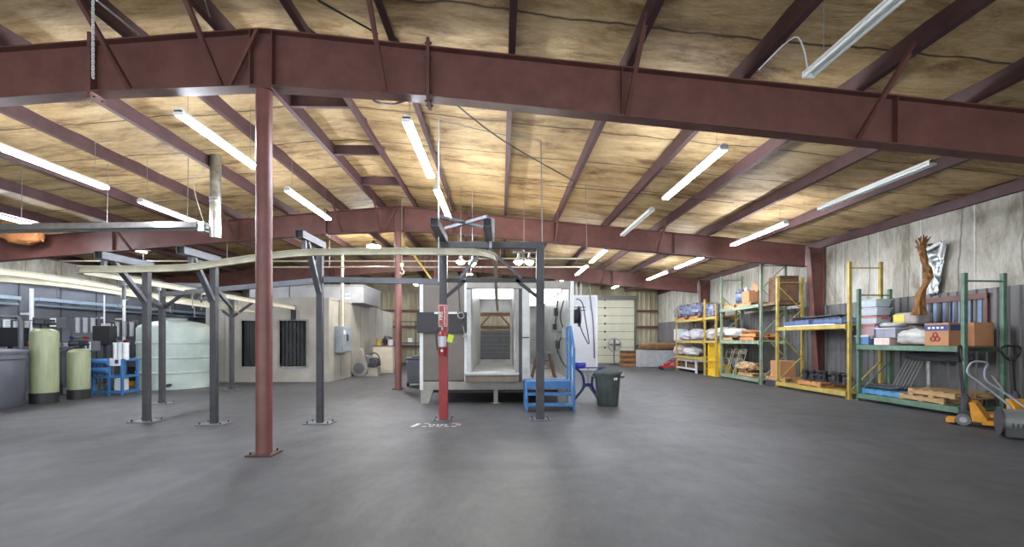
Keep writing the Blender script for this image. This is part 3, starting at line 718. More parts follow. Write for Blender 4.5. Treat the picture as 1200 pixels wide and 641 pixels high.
# blue stand of two bowed tubes
sx0, sy0 = FL(689, 470)
bt = thing('tube_stand', 'blue stand on two bowed tubes between the steps and the trash can', 'stand', (sx0, sy0, 0))
for s in (-1, 1):
    MB().tube([(s * .36, 0, .02), (s * .28, 0, .10), (s * .13, 0, .3), (s * .1, 0, .48), (s * .16, 0, .68), (s * .3, 0, .80), (s * .36, 0, .81)], .032, 10, sub=6).build('leg', DBLUE, bt, smooth=60)
MB().b2(-.12, .12, -.03, .03, .36, .44).build('link', DBLUE, bt, bevel=.006)
MB().bar((-.3, .3, .02), (0, 0, .42), .035).bar((.3, .3, .02), (0, 0, .42), .035).bar((0, 0, .4), (0, .0, .8), .04).build('strut', GALV, bt)
MB().lathe([(.0, .80), (.14, .80), (.17, .84), (.17, .92), (.15, .95), (0, .96)], (-.22, 0, 0)).build('pan', mat('royal_blue', (56, 58, 168), .4, 0, .08, 5), bt, smooth=40)
MB().bar((-.3, 0, .815), (.42, 0, .815), .05, .03).build('top_bar', DBLUE, bt)

# trash can
tx, ty = FL(712, 475)
tc = thing('trash_can', 'large dark green grey trash can on the floor right of the booth', 'trash can', (tx, ty, 0))
MB().lathe([(0, 0), (.225, 0), (.235, .015), (.29, .70), (.30, .73), (.285, .73), (.225, .04), (0, .03)], n=36).build('body', CAN, tc, smooth=40)
MB().lathe([(.29, .72), (.32, .72), (.325, .77), (.315, .79), (.295, .79), (.285, .74)], n=36).build('rim', CAN, tc, smooth=40)
for s in (-1, 1): MB().tube([(s * .29, -.07, .64), (s * .36, -.06, .66), (s * .37, 0, .66), (s * .36, .06, .66), (s * .29, .07, .64)], .02, 8, sub=4).build('handle', CAN, tc, smooth=60)
mb = MB()
for k in range(12):
    a = 2 * PI * k / 12; mb.bar((.232 * math.cos(a), .232 * math.sin(a), .03), (.283 * math.cos(a), .283 * math.sin(a), .6), .012)
mb.build('ribs', CAN, tc)
mb = MB()
for a in (-1.25, -1.08):
    mb.bar((.291 * math.cos(a), .291 * math.sin(a), .60), (.294 * math.cos(a), .294 * math.sin(a), .65), .03, .006)
mb.build('white_marking', PAPER, tc)
mb = MB().lathe([(0, .60), (.27, .62), (.2, .70), (.05, .74), (0, .745)], n=24); mb.build('rubbish', BLACK, tc, smooth=60)

# timber portal and dark gate seen through the booth's rear opening
t = thing('timber_portal', 'dark timber door frame with corner braces seen through the booth opening', 'door frame', (-.3, 24.0, 0))
MB().b2(-.9, -.78, -.06, .06, 0, 2.75).build('post', DWOOD, t); MB().b2(.78, .9, -.06, .06, 0, 2.75).build('post', DWOOD, t); MB().b2(-.9, .9, -.06, .06, 2.75, 2.9).build('lintel', DWOOD, t)
for s in (-1, 1): MB().bar((s*.8, 0, 2.2), (s*.3, 0, 2.76), .09).build('corner_brace', DWOOD, t)
MB().b2(-.78, .78, -.02, .02, 0, 1.95).build('gate_panel', mat('gate_dark', (72, 74, 76), .6, .1, .2, 3), t)
mb = MB()
for k in range(9): mb.b2(-.78, .78, -.03, -.02, .15 + k*.22, .17 + k*.22)
mb.build('gate_ribs', MDST, t)
MB().b2(-.9, .9, .04, .08, 1.9, 2.0).build('rail', DWOOD, t)
# ------------------------------------------------------------------ work lamps over the booth, high bay lamps
HALO = emit('halogen', (255, 252, 246), 320)
def worklamp(px, py, zc, label, n=1, r=.09):
    x, y, z = PT(px, py, zc)
    t = thing('work_lamp', label, 'lamp', (x, y, z), group='bright hanging work lamps')
    for k in range(n):
        u = (k - (n - 1) / 2) * r * 2.3
        MB().lathe([(r * .95, -.01), (r, .01), (r * .6, .05), (r * .3, .12), (.03, .2)], (u, 0, 0), 20).build('reflector', GALV, t, smooth=40)
        MB().lathe([(0, -r*.85), (r * .5, -r*.72), (r * .85, -r*.4), (r * .97, -.03), (r*.9, .0), (0, .005)], (u, 0, 0), 20).build('bulb', HALO, t, smooth=60)
    MB().tube([(0, 0, .2), (0, 0, deck(x) - z - .02)], .008, 6).build('cord', WIRE, t)
    if n > 1: MB().b2(-r * 2.4, r * 2.4, -.02, .02, .2, .24).build('yoke', MDST, t)
    return t
worklamp(540, 306, 12.0, 'glowing work lamp above the booth, left of the pair by the dark post', 1, .12)
worklamp(553.5, 308, 12.0, 'glowing work lamp above the booth, right of the pair by the dark post', 1, .10)
worklamp(614, 306, 11.5, 'glowing double work lamp at the upper right of the portal', 2, .12)
worklamp(438, 288, 17.0, 'glowing round lamp hanging left of the far red column', 1, .26)
worklamp(550, 321, 15.5, 'pair of small glowing lamps just above the booth roof', 2, .05)

# ------------------------------------------------------------------ radiant tube heater on the left
hx, hy, hz = PT(247, 267, 9.8)
th = thing('tube_heater', 'long silver radiant tube heater hung level at the left with upright flue', 'heater', (hx, hy, hz))
MB().sweep([(-.16, -.02), (-.09, .12), (.09, .12), (.16, -.02), (.15, -.02), (.085, .11), (-.085, .11), (-.15, -.02)], [(-.22, 0, 0), (-6, 0, -.12)]).build('reflector', GALV, th)
MB().tube([(-.1, 0, .0), (-6, 0, -.12)], .05, 12).build('tube', mat('heater_tube', (200, 202, 200), .35, .5, .05, 5), th, smooth=40)
MB().b2(-.22, -.08, -.1, .1, -.1, .12).build('burner_box', GALV, th, bevel=.01)
zt = deck(hx) - hz + .05
fm_ = MB().cyl((.1, 0, -.22), (.1, 0, zt), .11, 20).build('flue', mat('flue_galv', (168, 164, 150), .35, .8, .15, 6, col2=(120, 116, 104)), th, smooth=40)
mb = MB()
for z in (0.0, .55, .62): mb.cyl((.1, 0, z), (.1, 0, z + .03), .118, 20)
mb.build('flue_band', GALV, fm_, smooth=40)
MB().cyl((-.08, 0, .0), (.0, 0, .0), .06, 14).build('flue_elbow', GALV, th)
for x in (-.5, -2.2, -4): MB().tube([(x, 0, .1), (x + .02, 0, deck(hx + x) - hz)], .008, 6).build('hanger', WIRE, th)
MB().tube([(-.15, 0, .12), (-.3, -.1, .9), (-.12, -.1, 1.2), (-.18, 0, 1.5)], .01, 6, sub=6).build('gas_hose', CREAM, th, smooth=60)

# loose lines under the roof
def line(pts, r, m, name, label, cat, sub=0, grp=None):
    o = MB().tube(pts, r, 6, sub=sub).build(name, m, smooth=60); tag(o, label, cat, grp); return o
line([PT(514, 140, 8.0), PT(514, 330, 8.0)], .012, WHITE, 'drop_conduit', 'thin white vertical conduit dropping to the red painted post', 'conduit')
line([PT(634, 165, 8.7), PT(635.5, 284, 8.7)], .010, WIRE, 'drop_conduit', 'thin pale vertical line dropping onto the right end of the portal', 'conduit')
line([PT(514, 140, 8.0), PT(575, 155, 8.2), PT(634, 165, 8.7)], .008, WIRE, 'roof_wire', 'pale wire strung under the roof between the two drops', 'wire', 4)
line([PT(523, 113, 6.6), PT(590, 165, 7.6), PT(672, 212, 9.5)], .011, DKST, 'roof_rod', 'dark slack rod slanting under the roof right of the ridge', 'rod', 4)
line([PT(372, 0, 4.9), PT(443, 40, 5.6)], .012, DKST, 'roof_rod', 'dark straight rod above the nearest rafter near the ridge', 'rod')
line([PT(433, 108, 6.2), PT(440, 119, 6.3), PT(460, 122, 6.5), PT(485, 116, 6.8), PT(512, 114, 7.0)], .016, BLACK, 'power_cord', 'black cord looping below the nearest rafter beside the lit strip', 'cord', 6)
line([PT(0, 152, 8.5), PT(90, 168, 8.7), PT(165, 160, 8.8), PT(300, 148, 9), PT(430, 143, 9.2)], .007, WIRE, 'roof_wire', 'pale wire strung across the roof left of the ridge', 'wire', 5)
line([PT(640, 217, 10), PT(590, 211, 10), PT(740, 226, 10.5), PT(860, 238, 10)][0:1] + [PT(740, 226, 10.3), PT(860, 238, 10)], .007, DKST, 'roof_wire', 'dark wire strung across the roof right of the ridge', 'wire', 5)
line([PT(113, 0, 4.6), PT(140, 22, 5.0), PT(162, 40, 5.5)], .012, WHITE, 'roof_wire', 'white electrical cable run along the purlin at the top left', 'wire', 4)
line([(PT(686, 222, 11)[0], PT(686, 222, 11)[1], deck(PT(686, 222, 11)[0]) - .02), PT(688, 296, 11)], .007, WIRE, 'drop_conduit', 'thin vertical wire hanging below a purlin above the white panel enclosure', 'conduit')
line([PT(240, 0, 4.2), PT(246, 20, 4.4)], .008, WIRE, 'roof_wire', 'short pale wire at the top edge left of the ridge', 'wire')
# chain at the top left
ch = MB()
c0 = PT(109, 92, 4.6)
for k in range(46):
    z = c0[2] + .02 + k * .03
    if z > deck(c0[0]): break
    ax = (1, 0) if k % 2 else (0, 1)
    ch.tube([(c0[0] + ax[0]*.012*math.cos(a*PI/4), c0[1] + ax[1]*.012*math.cos(a*PI/4), z + .022*math.sin(a*PI/4)) for a in range(8)], .005, 5, closed=True)
tag(ch.build('hanging_chain', WHITE, smooth=60), 'white chain hanging in front of the nearest rafter at the top left', 'chain')
# pipes running across beyond the second rafter
for k, (py, zc, xa, xb, r) in enumerate(((306, 15.2, 70, 560, .025), (313, 16.2, 310, 690, .03), (303, 17.5, 560, 690, .03))):
    a = PT(xa, py, zc); b = PT(xb, py, zc)
    o = MB().cyl(a, b, r, 10).build('overhead_pipe', CREAM, smooth=40)
    tag(o, ('thin pale pipe across the hall behind the cream conveyor track, nearest', 'pale pipe across the hall behind the cream conveyor track, lower one', 'short pale pipe right of the portal above the booth')[k], 'pipe', 'pipes crossing under the roof')
    mb = MB()
    for q in range(1, 5):
        x = a[0] + (b[0] - a[0]) * q / 5; y = a[1] + (b[1] - a[1]) * q / 5; mb.cyl((x, y, a[2]), (x, y, deck(x)), .012, 6)
    mb.build('hanger_rods', WIRE, o)

# ------------------------------------------------------------------ grey oven enclosure behind the conveyor posts
ox0, ox1, oy = -10.4, -6.1, 16.2
ov = thing('oven_enclosure', 'warm grey sheet metal oven enclosure with two dark openings', 'enclosure', ((ox0 + ox1) / 2, oy, 0))
hw_ = (ox1 - ox0) / 2
def cutwall(mb, xa, xb, z0, z1, holes, y0, y1):
    xs = xa
    for h0, h1, hz0, hz1 in holes:
        mb.b2(xs, h0, y0, y1, z0, z1); mb.b2(h0, h1, y0, y1, z0, hz0); mb.b2(h0, h1, y0, y1, hz1, z1); xs = h1
    mb.b2(xs, xb, y0, y1, z0, z1); return mb
holes = [(-.89, -.12, .55, 2.17), (.43, 1.37, .55, 2.17)]
cutwall(MB(), -hw_, hw_, 0, 2.98, holes, 0, .08).build('front_wall', WARMGREY, ov)
MB().b2(hw_ - .08, hw_, .08, 9.5, 0, 2.98).build('side_wall', WARMGREY, ov)
MB().b2(-hw_, -hw_ + .08, .08, 9.5, 0, 2.98).b2(-hw_, hw_, 9.42, 9.5, 0, 2.98).b2(-hw_, hw_, 2.4, 2.44, 0, 2.9).build('inner_wall', WARMGREY, ov)
MB().b2(-hw_ - .02, hw_ + .02, -.02, 9.5, 2.95, 3.0).build('roof_sheet', WARMGREY, ov)
mb = MB()
for h0, h1, a, b in holes: mb.b2(h0 - .06, h0, -.03, .08, a - .06, b + .06).b2(h1, h1 + .06, -.03, .08, a - .06, b + .06).b2(h0, h1, -.03, .08, b, b + .06).b2(h0, h1, -.03, .08, a - .06, a)
mb.build('opening_trim', BOOTH, ov)
for h0, h1, a, b in holes:
    mb = MB()
    for k in range(7):
        x = h0 + (h1 - h0) * (k + .5) / 7; mb.b2(x - .05, x + .05, .1, .112, a + .02, b + .04)
    mb.build('opening_dark_strips', BLACK, ov)  # black strips put in for the plain dark interior of the opening
for k in range(1, 8): MB().b2(hw_ - .002, hw_ + .012, k * 1.2 - .015, k * 1.2 + .015, 0, 2.95).build('panel_seam', BOOTH, ov)
for x in (-1.5, .15, 1.75): MB().b2(x - .012, x + .012, -.012, .0, 0, 2.95).build('panel_seam', BOOTH, ov)
MB().b2(.86, 1.0, -.12, -.0, 2.2, 2.7).build('track_bracket', BLACK, ov, bevel=.01)
ub = thing('roof_unit', 'grey metal plenum box sitting on the roof of the oven', 'plenum', (-7.6, 18.6, 3.0))
MB().b2(-2.6, 2.0, 0, 2.6, 0, .72).build('casing', mat('plenum_grey', (166, 168, 172), .4, .4, .1, 2), ub, bevel=.01)
MB().b2(-2.62, 2.02, -.02, 2.62, .68, .74).build('cap', GALV, ub)
MB().b2(1.1, 1.45, -.03, -.0, .15, .22).b2(1.1, 1.45, -.03, 0, .32, .38).build('reflective_plate', WHITE, ub)
MB().b2(-1.0, -.96, -.02, 0, 0, .68).b2(.3, .34, -.02, 0, 0, .68).build('seam', MDST, ub)

# electrical cabinet with conduits on the oven's side
ec = thing('electrical_cabinet', 'pale blue grey electrical cabinet on the oven side wall', 'cabinet', (ox1, 17.3, 0))
MB().b2(.0, .26, -.55, .55, 1.02, 2.0).build('box', mat('cabinet_blue_grey', (140, 149, 156), .45, .1, .06, 3), ec, bevel=.01)
MB().b2(.26, .275, -.5, .5, 1.06, 1.96).build('door', mat('cabinet_blue_grey', (150, 164, 176)), ec, bevel=.004)
MB().b2(.275, .32, -.06, .02, 1.45, 1.7).build('handle', DKST, ec)
MB().b2(.275, .28, -.4, -.2, 1.7, 1.85).build('label_plate', PAPER, ec)
MB().cyl((.12, -.1, 2.0), (.12, -.1, 4.9), .055, 12).build('conduit', CREAM, ec, smooth=40)
MB().cyl((.12, .12, 2.0), (.12, .12, 3.4), .03, 10).build('conduit', WIRE, ec, smooth=40)
# blower with belt guard
bx, by = FL(418, 441); bx += .12
bw = thing('blower_motor', 'dusty grey blower with a teardrop belt guard on the floor by the oven', 'blower', (bx, by, 0))
MB().prism([(.34*math.cos(a), .34 + .34*math.sin(a)) for a in [PI + PI*k/12 for k in range(13)]] + [(.16*math.cos(a) + .0, .98 + .16*math.sin(a)) for a in [PI*k/8 for k in range(9)]], lambda u, v, q: (u, q, v), -.1, .1).build('belt_guard', BOOTH, bw, smooth=40, bevel=.01)
MB().cyl((0, -.13, .34), (0, -.1, .34), .22, 20).cyl((0, -.16, .34), (0, -.13, .34), .09, 16).build('guard_hub', MDST, bw, smooth=40)
MB().cyl((.15, .0, .62), (.15, .5, .62), .24, 20).build('fan_housing', MDST, bw, smooth=40)
MB().cyl((.5, .05, .55), (.5, .6, .55), .2, 18).cyl((.5, .0, .55), (.5, .05, .55), .1, 12).build('motor', DKST, bw, smooth=40)
mb = MB()
for k in range(14):
    a = 2*PI*k/14; mb.bar((.5 + .2*math.cos(a), .08, .55 + .2*math.sin(a)), (.5 + .2*math.cos(a), .57, .55 + .2*math.sin(a)), .025)
mb.build('cooling_fins', DKST, bw)
MB().b2(-.2, .75, -.05, .65, 0, .1).b2(.3, .7, .05, .6, .1, .35).build('base_frame', BOOTH, bw)
MB().tube([(.3, .3, .85), (.5, .35, .95), (.7, .3, .8), (.75, .3, .4)], .03, 8, sub=5).build('hose', DKST, bw, smooth=60)
# tan cabinet with clutter
kx, ky = -5.3, 20.8
kc = thing('work_cabinet', 'tall pale cabinet against the oven wall with clutter piled on it', 'cabinet', (kx, ky, 0))
MB().b2(-.45, .45, -.35, .35, .0, 1.2).build('body', mat('cabinet_cream', (190, 184, 168), .5, 0, .08, 3), kc, bevel=.01)
for s in (-1, 1): MB().b2(min(s*.01, s*.43), max(s*.01, s*.43), -.37, -.35, .1, 1.15).build('door', mat('cabinet_cream', (190, 184, 168)), kc, bevel=.005)
MB().b2(-.47, .47, -.38, .36, 1.2, 1.24).build('top', DWOOD, kc)
for (dx, dz, r, m, nm, lb) in ((-.25, 1.24, .12, YEL, 'paint_can', 'yellow can among the clutter on the pale cabinet'), (.05, 1.24, .1, BLACK, 'paint_can', 'dark can among the clutter on the pale cabinet'), (.28, 1.24, .13, LILAC, 'paint_can', 'lilac can at the right of the clutter on the pale cabinet')):
    t = thing(nm, lb, 'can', (kx + dx, ky - .1, dz), group='cans on the pale cabinet')
    MB().lathe([(0, 0), (r, 0), (r, .26), (r * 1.04, .27), (0, .275)], n=18).build('body', m, t, smooth=40)
    MB().tube([(-r, 0, .22), (-r*.7, -.03, .34), (0, -.03, .4), (r*.7, -.03, .34), (r, 0, .22)], .008, 6, sub=4).build('bail', WIRE, t)
t = thing('parts_tray', 'dark heap of spray parts on a tray atop the pale cabinet', 'tray', (kx + .1, ky + .15, 1.24))
MB().b2(-.3, .3, -.14, .14, 0, .04).build('tray', MDST, t); MB().lump((0, 0, .22), (.5, .26, .4), 5, .35, 3).build('parts', CAST, t, smooth=40)
dx_, dy_ = FL(457, 433)
t = thing('blue_drum', 'small blue plastic drum on the floor beyond the pale cabinet', 'drum', (-5.3, 22.6, 0))
MB().lathe([(0, 0), (.27, 0), (.29, .03), (.29, .4), (.3, .42), (.29, .45), (.29, .85), (.26, .9), (0, .9)], n=24).build('body', DBLUE, t, smooth=40)
MB().cyl((.1, 0, .9), (.1, 0, .94), .04, 10).build('cap', BLACK, t)
# dark grey bin behind the booth's left corner
qx, qy = FL(488, 452)
t = thing('plastic_bin', 'dark grey wheeled bin behind the left corner of the booth', 'bin', (qx, qy, 0))
MB().prism([(-.24, .1), (.24, .1), (.28, .86), (-.28, .86)], lambda u, v, q: (u, q, v), -.28, .28).build('body', GREYB, t, bevel=.03)
MB().b2(-.3, .3, -.31, .31, .86, .93).b2(-.1, .1, -.3, .2, .93, .98).build('lid', GREYB, t, bevel=.02)
for s in (-1, 1): MB().cyl((s * .2, -.2, .1), (s * .26, -.2, .1), .1, 16).build('wheel', BLACK, t, smooth=40)
# chain link gate at the far end, left of the booth
gx = thing('mesh_gate', 'dark chain link gate standing far back left of the booth', 'gate', (-5.6, 27.2, 0))
mb = MB()
for x in (-1.6, -.55, .5, 1.55): mb.cyl((x, 0, 0), (x, 0, 2.6), .03, 8)
for z in (.08, 1.3, 2.58): mb.cyl((-1.6, 0, z), (1.55, 0, z), .025, 8)
mb.build('frame', DKST, gx)
mb = MB()
for k in range(-18, 22):
    for sgn in (1, -1):
        pa = []; 
        xa = -1.6 + (k * .17 if sgn > 0 else k * .17)
        z0, z1 = .08, 2.58; xb = xa + sgn * 2.5
        def clip(xa, za, xb, zb):
            lo, hi = 0., 1.
            for bnd, s in ((-1.6, 1), (1.55, -1)):
                d = (xb - xa) * s; n0 = (bnd - xa) * s
                if d > 0: lo = max(lo, n0 / d)
                elif d < 0: hi = min(hi, n0 / d)
            return lo, hi
        lo, hi = clip(xa, z0, xb, z1)
        if hi - lo > .02:
            mb.bar((xa + (xb - xa) * lo, 0, z0 + (z1 - z0) * lo), (xa + (xb - xa) * hi, 0, z0 + (z1 - z0) * hi), .008)
mb.build('chain_link', MDST, gx)
MB().b2(.05, .3, -.03, .0, 1.35, 1.6).build('plate', PAPER, gx)

# white panel enclosure right of the booth
wp = thing('white_panel_enclosure', 'tall pale grey panelled enclosure standing behind the booth on the right', 'enclosure', (3.82, 21.9, 0))
MB().b2(-1.0, .84, 0, 1.8, 0.0, 3.62).build('panels', LTGREY, wp, bevel=.01)
MB().b2(.80, .88, -.03, 1.8, 0, 3.66).b2(-1.0, .88, -.02, 0, 3.58, 3.66).build('edge_trim', WHITE, wp)
MB().b2(-.35, .3, -.02, 0, 3.05, 3.1).b2(-.35, .3, -.02, 0, 2.9, 2.95).build('vent_slots', MDST, wp)
for x in (-.1, .12): MB().cyl((x, .3, 3.62), (x, .3, 4.95), .05, 10).build('riser_pipe', WHITE, wp, smooth=40)
MB().tube([(.42, -.04, 4.9), (.5, -.05, 3.7), (.66, -.05, 2.4), (.72, -.05, .6)], .025, 6, sub=5).build('cable', MDST, wp, smooth=60)

# ------------------------------------------------------------------ water treatment corner on the left
sw = thing('slate_enclosure', 'long slate grey enclosure wall behind the green tanks and blue frame', 'enclosure', (-13.6, 7, 0))
MB().b2(-2.3, 0, 0, 15.5, 0, 3.12).build('panels', SLATE, sw)
MB().b2(-2.3, .03, -.03, 15.53, 3.08, 3.16).build('cap', DKST, sw)
for k in range(1, 13): MB().b2(.0, .012, k * 1.22 - .02, k * 1.22 + .02, 0, 3.08).build('panel_seam', DKST, sw)
for (ya, yb, z, lb) in ((8, 12.9, 2.6, 'pale galvanised cable tray on the slate wall, nearer length'), (13.4, 22, 2.62, 'pale galvanised cable tray on the slate wall, farther length')):
    t = thing('cable_tray', lb, 'cable tray', (-13.42, (ya + yb) / 2, z), group='cable trays on the slate wall')
    L_ = (yb - ya) / 2
    MB().b2(-.1, .1, -L_, L_, -.01, .0).b2(-.1, -.09, -L_, L_, -.01, .1).b2(.09, .1, -L_, L_, -.01, .1).build('channel', mat('tray_blue_galv', (166, 186, 204), .35, .4, .06, 4), t)
    for q in (-.7, 0, .7): MB().b2(-.17, .1, q * L_ - .02, q * L_ + .02, -.05, -.01).build('bracket', GALV, t)
    MB().cyl((.0, -L_, -.12), (.0, L_, -.12), .035, 10).build('pipe', mat('tray_blue_galv', (166, 186, 204)), t, smooth=40)
for k, (y, r, zt) in enumerate(((13.15, .05, 2.95), (16.3, .05, 3.0), (15.5, .025, 3.0))):
    o = MB().cyl((-13.3, y, 1.2), (-13.3, y, zt), r, 10).b2(-13.6, -13.3, y - .03, y + .03, 2.2, 2.26).b2(-13.6, -13.3, y - .03, y + .03, 1.4, 1.46).build('drain_pipe', WHITE, smooth=40)
    tag(o, ('white vertical pipe on the slate wall above the tall green tank', 'white vertical pipe on the slate wall right of the blue frame', 'thin white vertical pipe on the slate wall between the other two')[k], 'pipe', 'white pipes on the slate wall')

bx, by = FL(-2, 481)
br = thing('brine_tank', 'large rounded dark grey plastic tank at the left edge of the photo', 'tank', (bx - .82, by + .32, 0))
MB().lathe([(0, 0), (.72, 0), (.74, .03), (.75, 1.05), (.78, 1.07), (.78, 1.12), (.76, 1.13), (.76, 1.24), (0, 1.25)], n=40).build('body', GREYB, br, smooth=35)
MB().lathe([(.775, 1.2), (.79, 1.2), (.79, 1.25), (.6, 1.29), (0, 1.31)], n=40).build('lid', GREYB, br, smooth=35)
MB().b2(.2, .4, -.76, -.70, .42, .5).build('embossed_mark', mat('emboss_grey', (120, 122, 130)), br)
def resin(px, pyb, r, h, label):
    x, y = FL(px, pyb)
    t = thing('resin_tank', label, 'tank', (x * (1 + r / y), y * (1 + r / y), 0), group='sage green resin tanks')
    pr = [(0, .2), (r, .2)] + [(r, h - r * .55)] + [(r * math.cos(a), h - r*.55 + r*.55 * math.sin(a)) for a in [PI/2*k/8 for k in range(1, 9)]]
    MB().lathe(pr, n=36).build('shell', TANKG, t, smooth=40)
    MB().lathe([(0, 0), (r * 1.02, 0), (r * 1.02, .24), (r * .98, .25), (0, .25)], n=36).build('base', BLACK, t, smooth=40)
    v = MB().cyl((0, 0, h - .02), (0, 0, h + .1), .08, 16).b2(-.14, .14, -.12, .12, h + .08, h + .2).cyl((-.25, 0, h + .1), (.25, 0, h + .1), .035, 10)
    v.build('valve_head', BLACK, t, bevel=.006)
    MB().b2(-.1, .1, -.135, -.12, h + .1, h + .18).build('valve_face', MDST, t)
    return t
t1 = resin(52, 473.5, .255, 1.78, 'tall sage green resin tank with black base and valve beside the grey tank')
t2 = resin(92.5, 468.5, .225, 1.28, 'short sage green resin tank with black base left of the blue frame')
# valve controllers: grey boxes on the wall with paper labels
def cbox(px, py, zc, w_, h_, label, paper=True, m=None):
    x, y, z = PT(px, py, zc)
    t = thing('control_box', label, 'control box', (x, y, z), group='control boxes in the water treatment corner')
    MB().b2(-w_/2, w_/2, -.1, .15, -h_/2, h_/2).build('case', m or GREYB, t, bevel=.012)
    MB().b2(-w_/2 + .03, w_/2 - .03, -.108, -.1, -h_/2 + .03, h_/2 - .03).build('cover', m or GREYB, t)
    if paper: 
        p = MB().b2(w_/2 - .17, w_/2 - .02, -.112, -.108, -h_/2 + .02, h_/2 - .02).build('paper_label', PAPER, t)
        MB().b2(w_/2 - .13, w_/2 - .07, -.114, -.112, -h_*.25, h_*.2).build('print', INK, p)
    # a stanchion carries the box
    MB().b2(-.03, .03, .0, .06, -z, -h_/2).b2(-.12, .12, -.1, .16, -z, -z + .02).build('stand', DKST, t)
cbox(57, 378, 11.6, .62, .26, 'flat grey control box with paper label above the tall green tank')
cbox(98, 405.5, 12.0, .62, .26, 'flat grey control box with paper label above the short green tank')
cbox(10, 395, 11.8, .75, .5, 'dark control box behind the grey plastic tank at the left edge', False, BLACK)
cbox(70, 428, 12.2, .3, 1.0, 'slim grey cabinet between the two green tanks', False)
cbox(122, 393, 13.2, .5, .55, 'dark pump control box above the blue frame', False, BLACK)
def board(px, py, zc, w_, h_, label, m):
    x, y, z = PT(px, py, zc)
    t = thing('notice_sheet', label, 'paper sheet', (-13.575, y, z), group='paper sheets on the slate wall')
    MB().b2(0, .012, -w_/2, w_/2, -h_/2, h_/2).build('sheet', m, t)
    mb = MB()
    for k in range(5): mb.b2(.012, .014, -w_*.38, w_*.38 - (k % 2) * .1, h_*.3 - k*h_*.15, h_*.3 - k*h_*.15 + .015)
    mb.build('print', mat('print_grey', (130, 134, 150)), t)
board(11, 381, 12.55, .45, .3, 'printed white sheet on the slate wall at the left edge', PAPER)
board(124, 384, 15.6, .5, .28, 'printed white sheet on the slate wall above the blue frame', PAPER)
# plumbing manifold with clear filter housings
def manifold(px, py, zc, label):
    x, y, z = PT(px, py, zc)
    FH = mat('filter_grey_white', (170, 172, 176), .4, 0, .08, 5)
    t = thing('pipe_manifold', label, 'pipework', (x, y, 0), group='plumbing manifolds behind the tanks')
    for q in (-.22, 0, .22):
        MB().cyl((q, 0, z - .25), (q, 0, z + .15), .055, 12).cyl((q, 0, z + .15), (q, 0, z + .2), .065, 12).build('filter_housing', FH, t, smooth=40)
    MB().tube([(-.4, 0, z + .22), (.4, 0, z + .22)], .025, 8).tube([(-.4, 0, z + .22), (-.4, 0, 0)], .025, 8).tube([(.4, 0, z + .22), (.4, 0, 0)], .025, 8).tube([(-.4, .05, z - .4), (.4, .05, z - .4)], .03, 8).build('piping', MDST, t, smooth=60)
    for q in (-.3, .1): MB().cyl((q, -.05, z - .4), (q, -.12, z - .4), .05, 10).bar((q - .06, -.12, z - .4), (q + .06, -.12, z - .4), .02).build('valve', FIRE if q > 0 else DBLUE, t)
manifold(32, 385, 12.0, 'white filter housings on pipes left of the tall green tank')
manifold(78, 410, 12.6, 'white filter housings on pipes between the green tanks')
manifold(100, 380, 13.4, 'white filter housings on pipes above the short green tank')
manifold(146, 385, 14.2, 'white filter housings on pipes above the white cylinders of the blue frame')
o = MB().tube([PT(64, 413, 11.4), PT(75, 410, 11.4), PT(92, 405, 11.4)], .02, 8).build('hose_pipe', GALV); tag(o, 'bent silver pipe joining the two green tanks', 'pipe')
o = MB().tube([PT(-5, 371, 11), PT(22, 372, 11), PT(24, 376, 11), PT(25, 445, 11)], .05, 10).build('hose_pipe', MDST, smooth=60); tag(o, 'thick grey pipe bending down behind the grey plastic tank', 'pipe')
# blue reverse osmosis frame
rx, ry = FL(129, 463.5)
ro = thing('filter_skid', 'bright blue filter frame with white cylinders left of the posts', 'filter frame', (rx, ry, 0))
ro.scale = (.76, 1, 1); ro.location.x -= .06
for sx in (-.5, .05, .5):
    for y in (.0, .5): MB().b2(sx - .03, sx + .03, y - .03, y + .03, 0, .98).build('upright', BLUE, ro)
for z in (.1, .5, .95): MB().b2(-.5, .5, -.025, .025, z - .03, z + .03).b2(-.5, .5, .475, .525, z - .03, z + .03).b2(-.52, -.48, 0, .5, z - .03, z + .03).b2(.48, .52, 0, .5, z - .03, z + .03).build('rail', BLUE, ro)
MB().cyl((-.5, -.08, .9), (.12, -.08, .9), .085, 16).cyl((-.5, -.08, .68), (.12, -.08, .68), .085, 16).build('membrane_tube', BLUE, ro, smooth=40)
for q in (.13, .3, .47): MB().cyl((q, .15, .95), (q, .15, 1.36), .075, 16).cyl((q, .15, 1.36), (q, .15, 1.42), .085, 16).build('cylinder', WHITE, ro, smooth=40)
MB().b2(.1, .48, -.05, .0, .8, 1.0).build('panel', WHITE, ro); 
MB().b2(.3, .42, -.055, -.05, .86, .96).build('display', DBLUE, ro)
MB().cyl((-.1, .2, .2), (.1, .2, .2), .09, 12).cyl((-.06, .2, .2), (-.06, .2, .85), .03, 8).cyl((-.25, .2, .2), (-.1, .2, .2), .12, 14).build('pump', MDST, ro, smooth=40)
MB().b2(.15, .42, .05, .3, .12, .45).build('canister', WHITE, ro, bevel=.03)
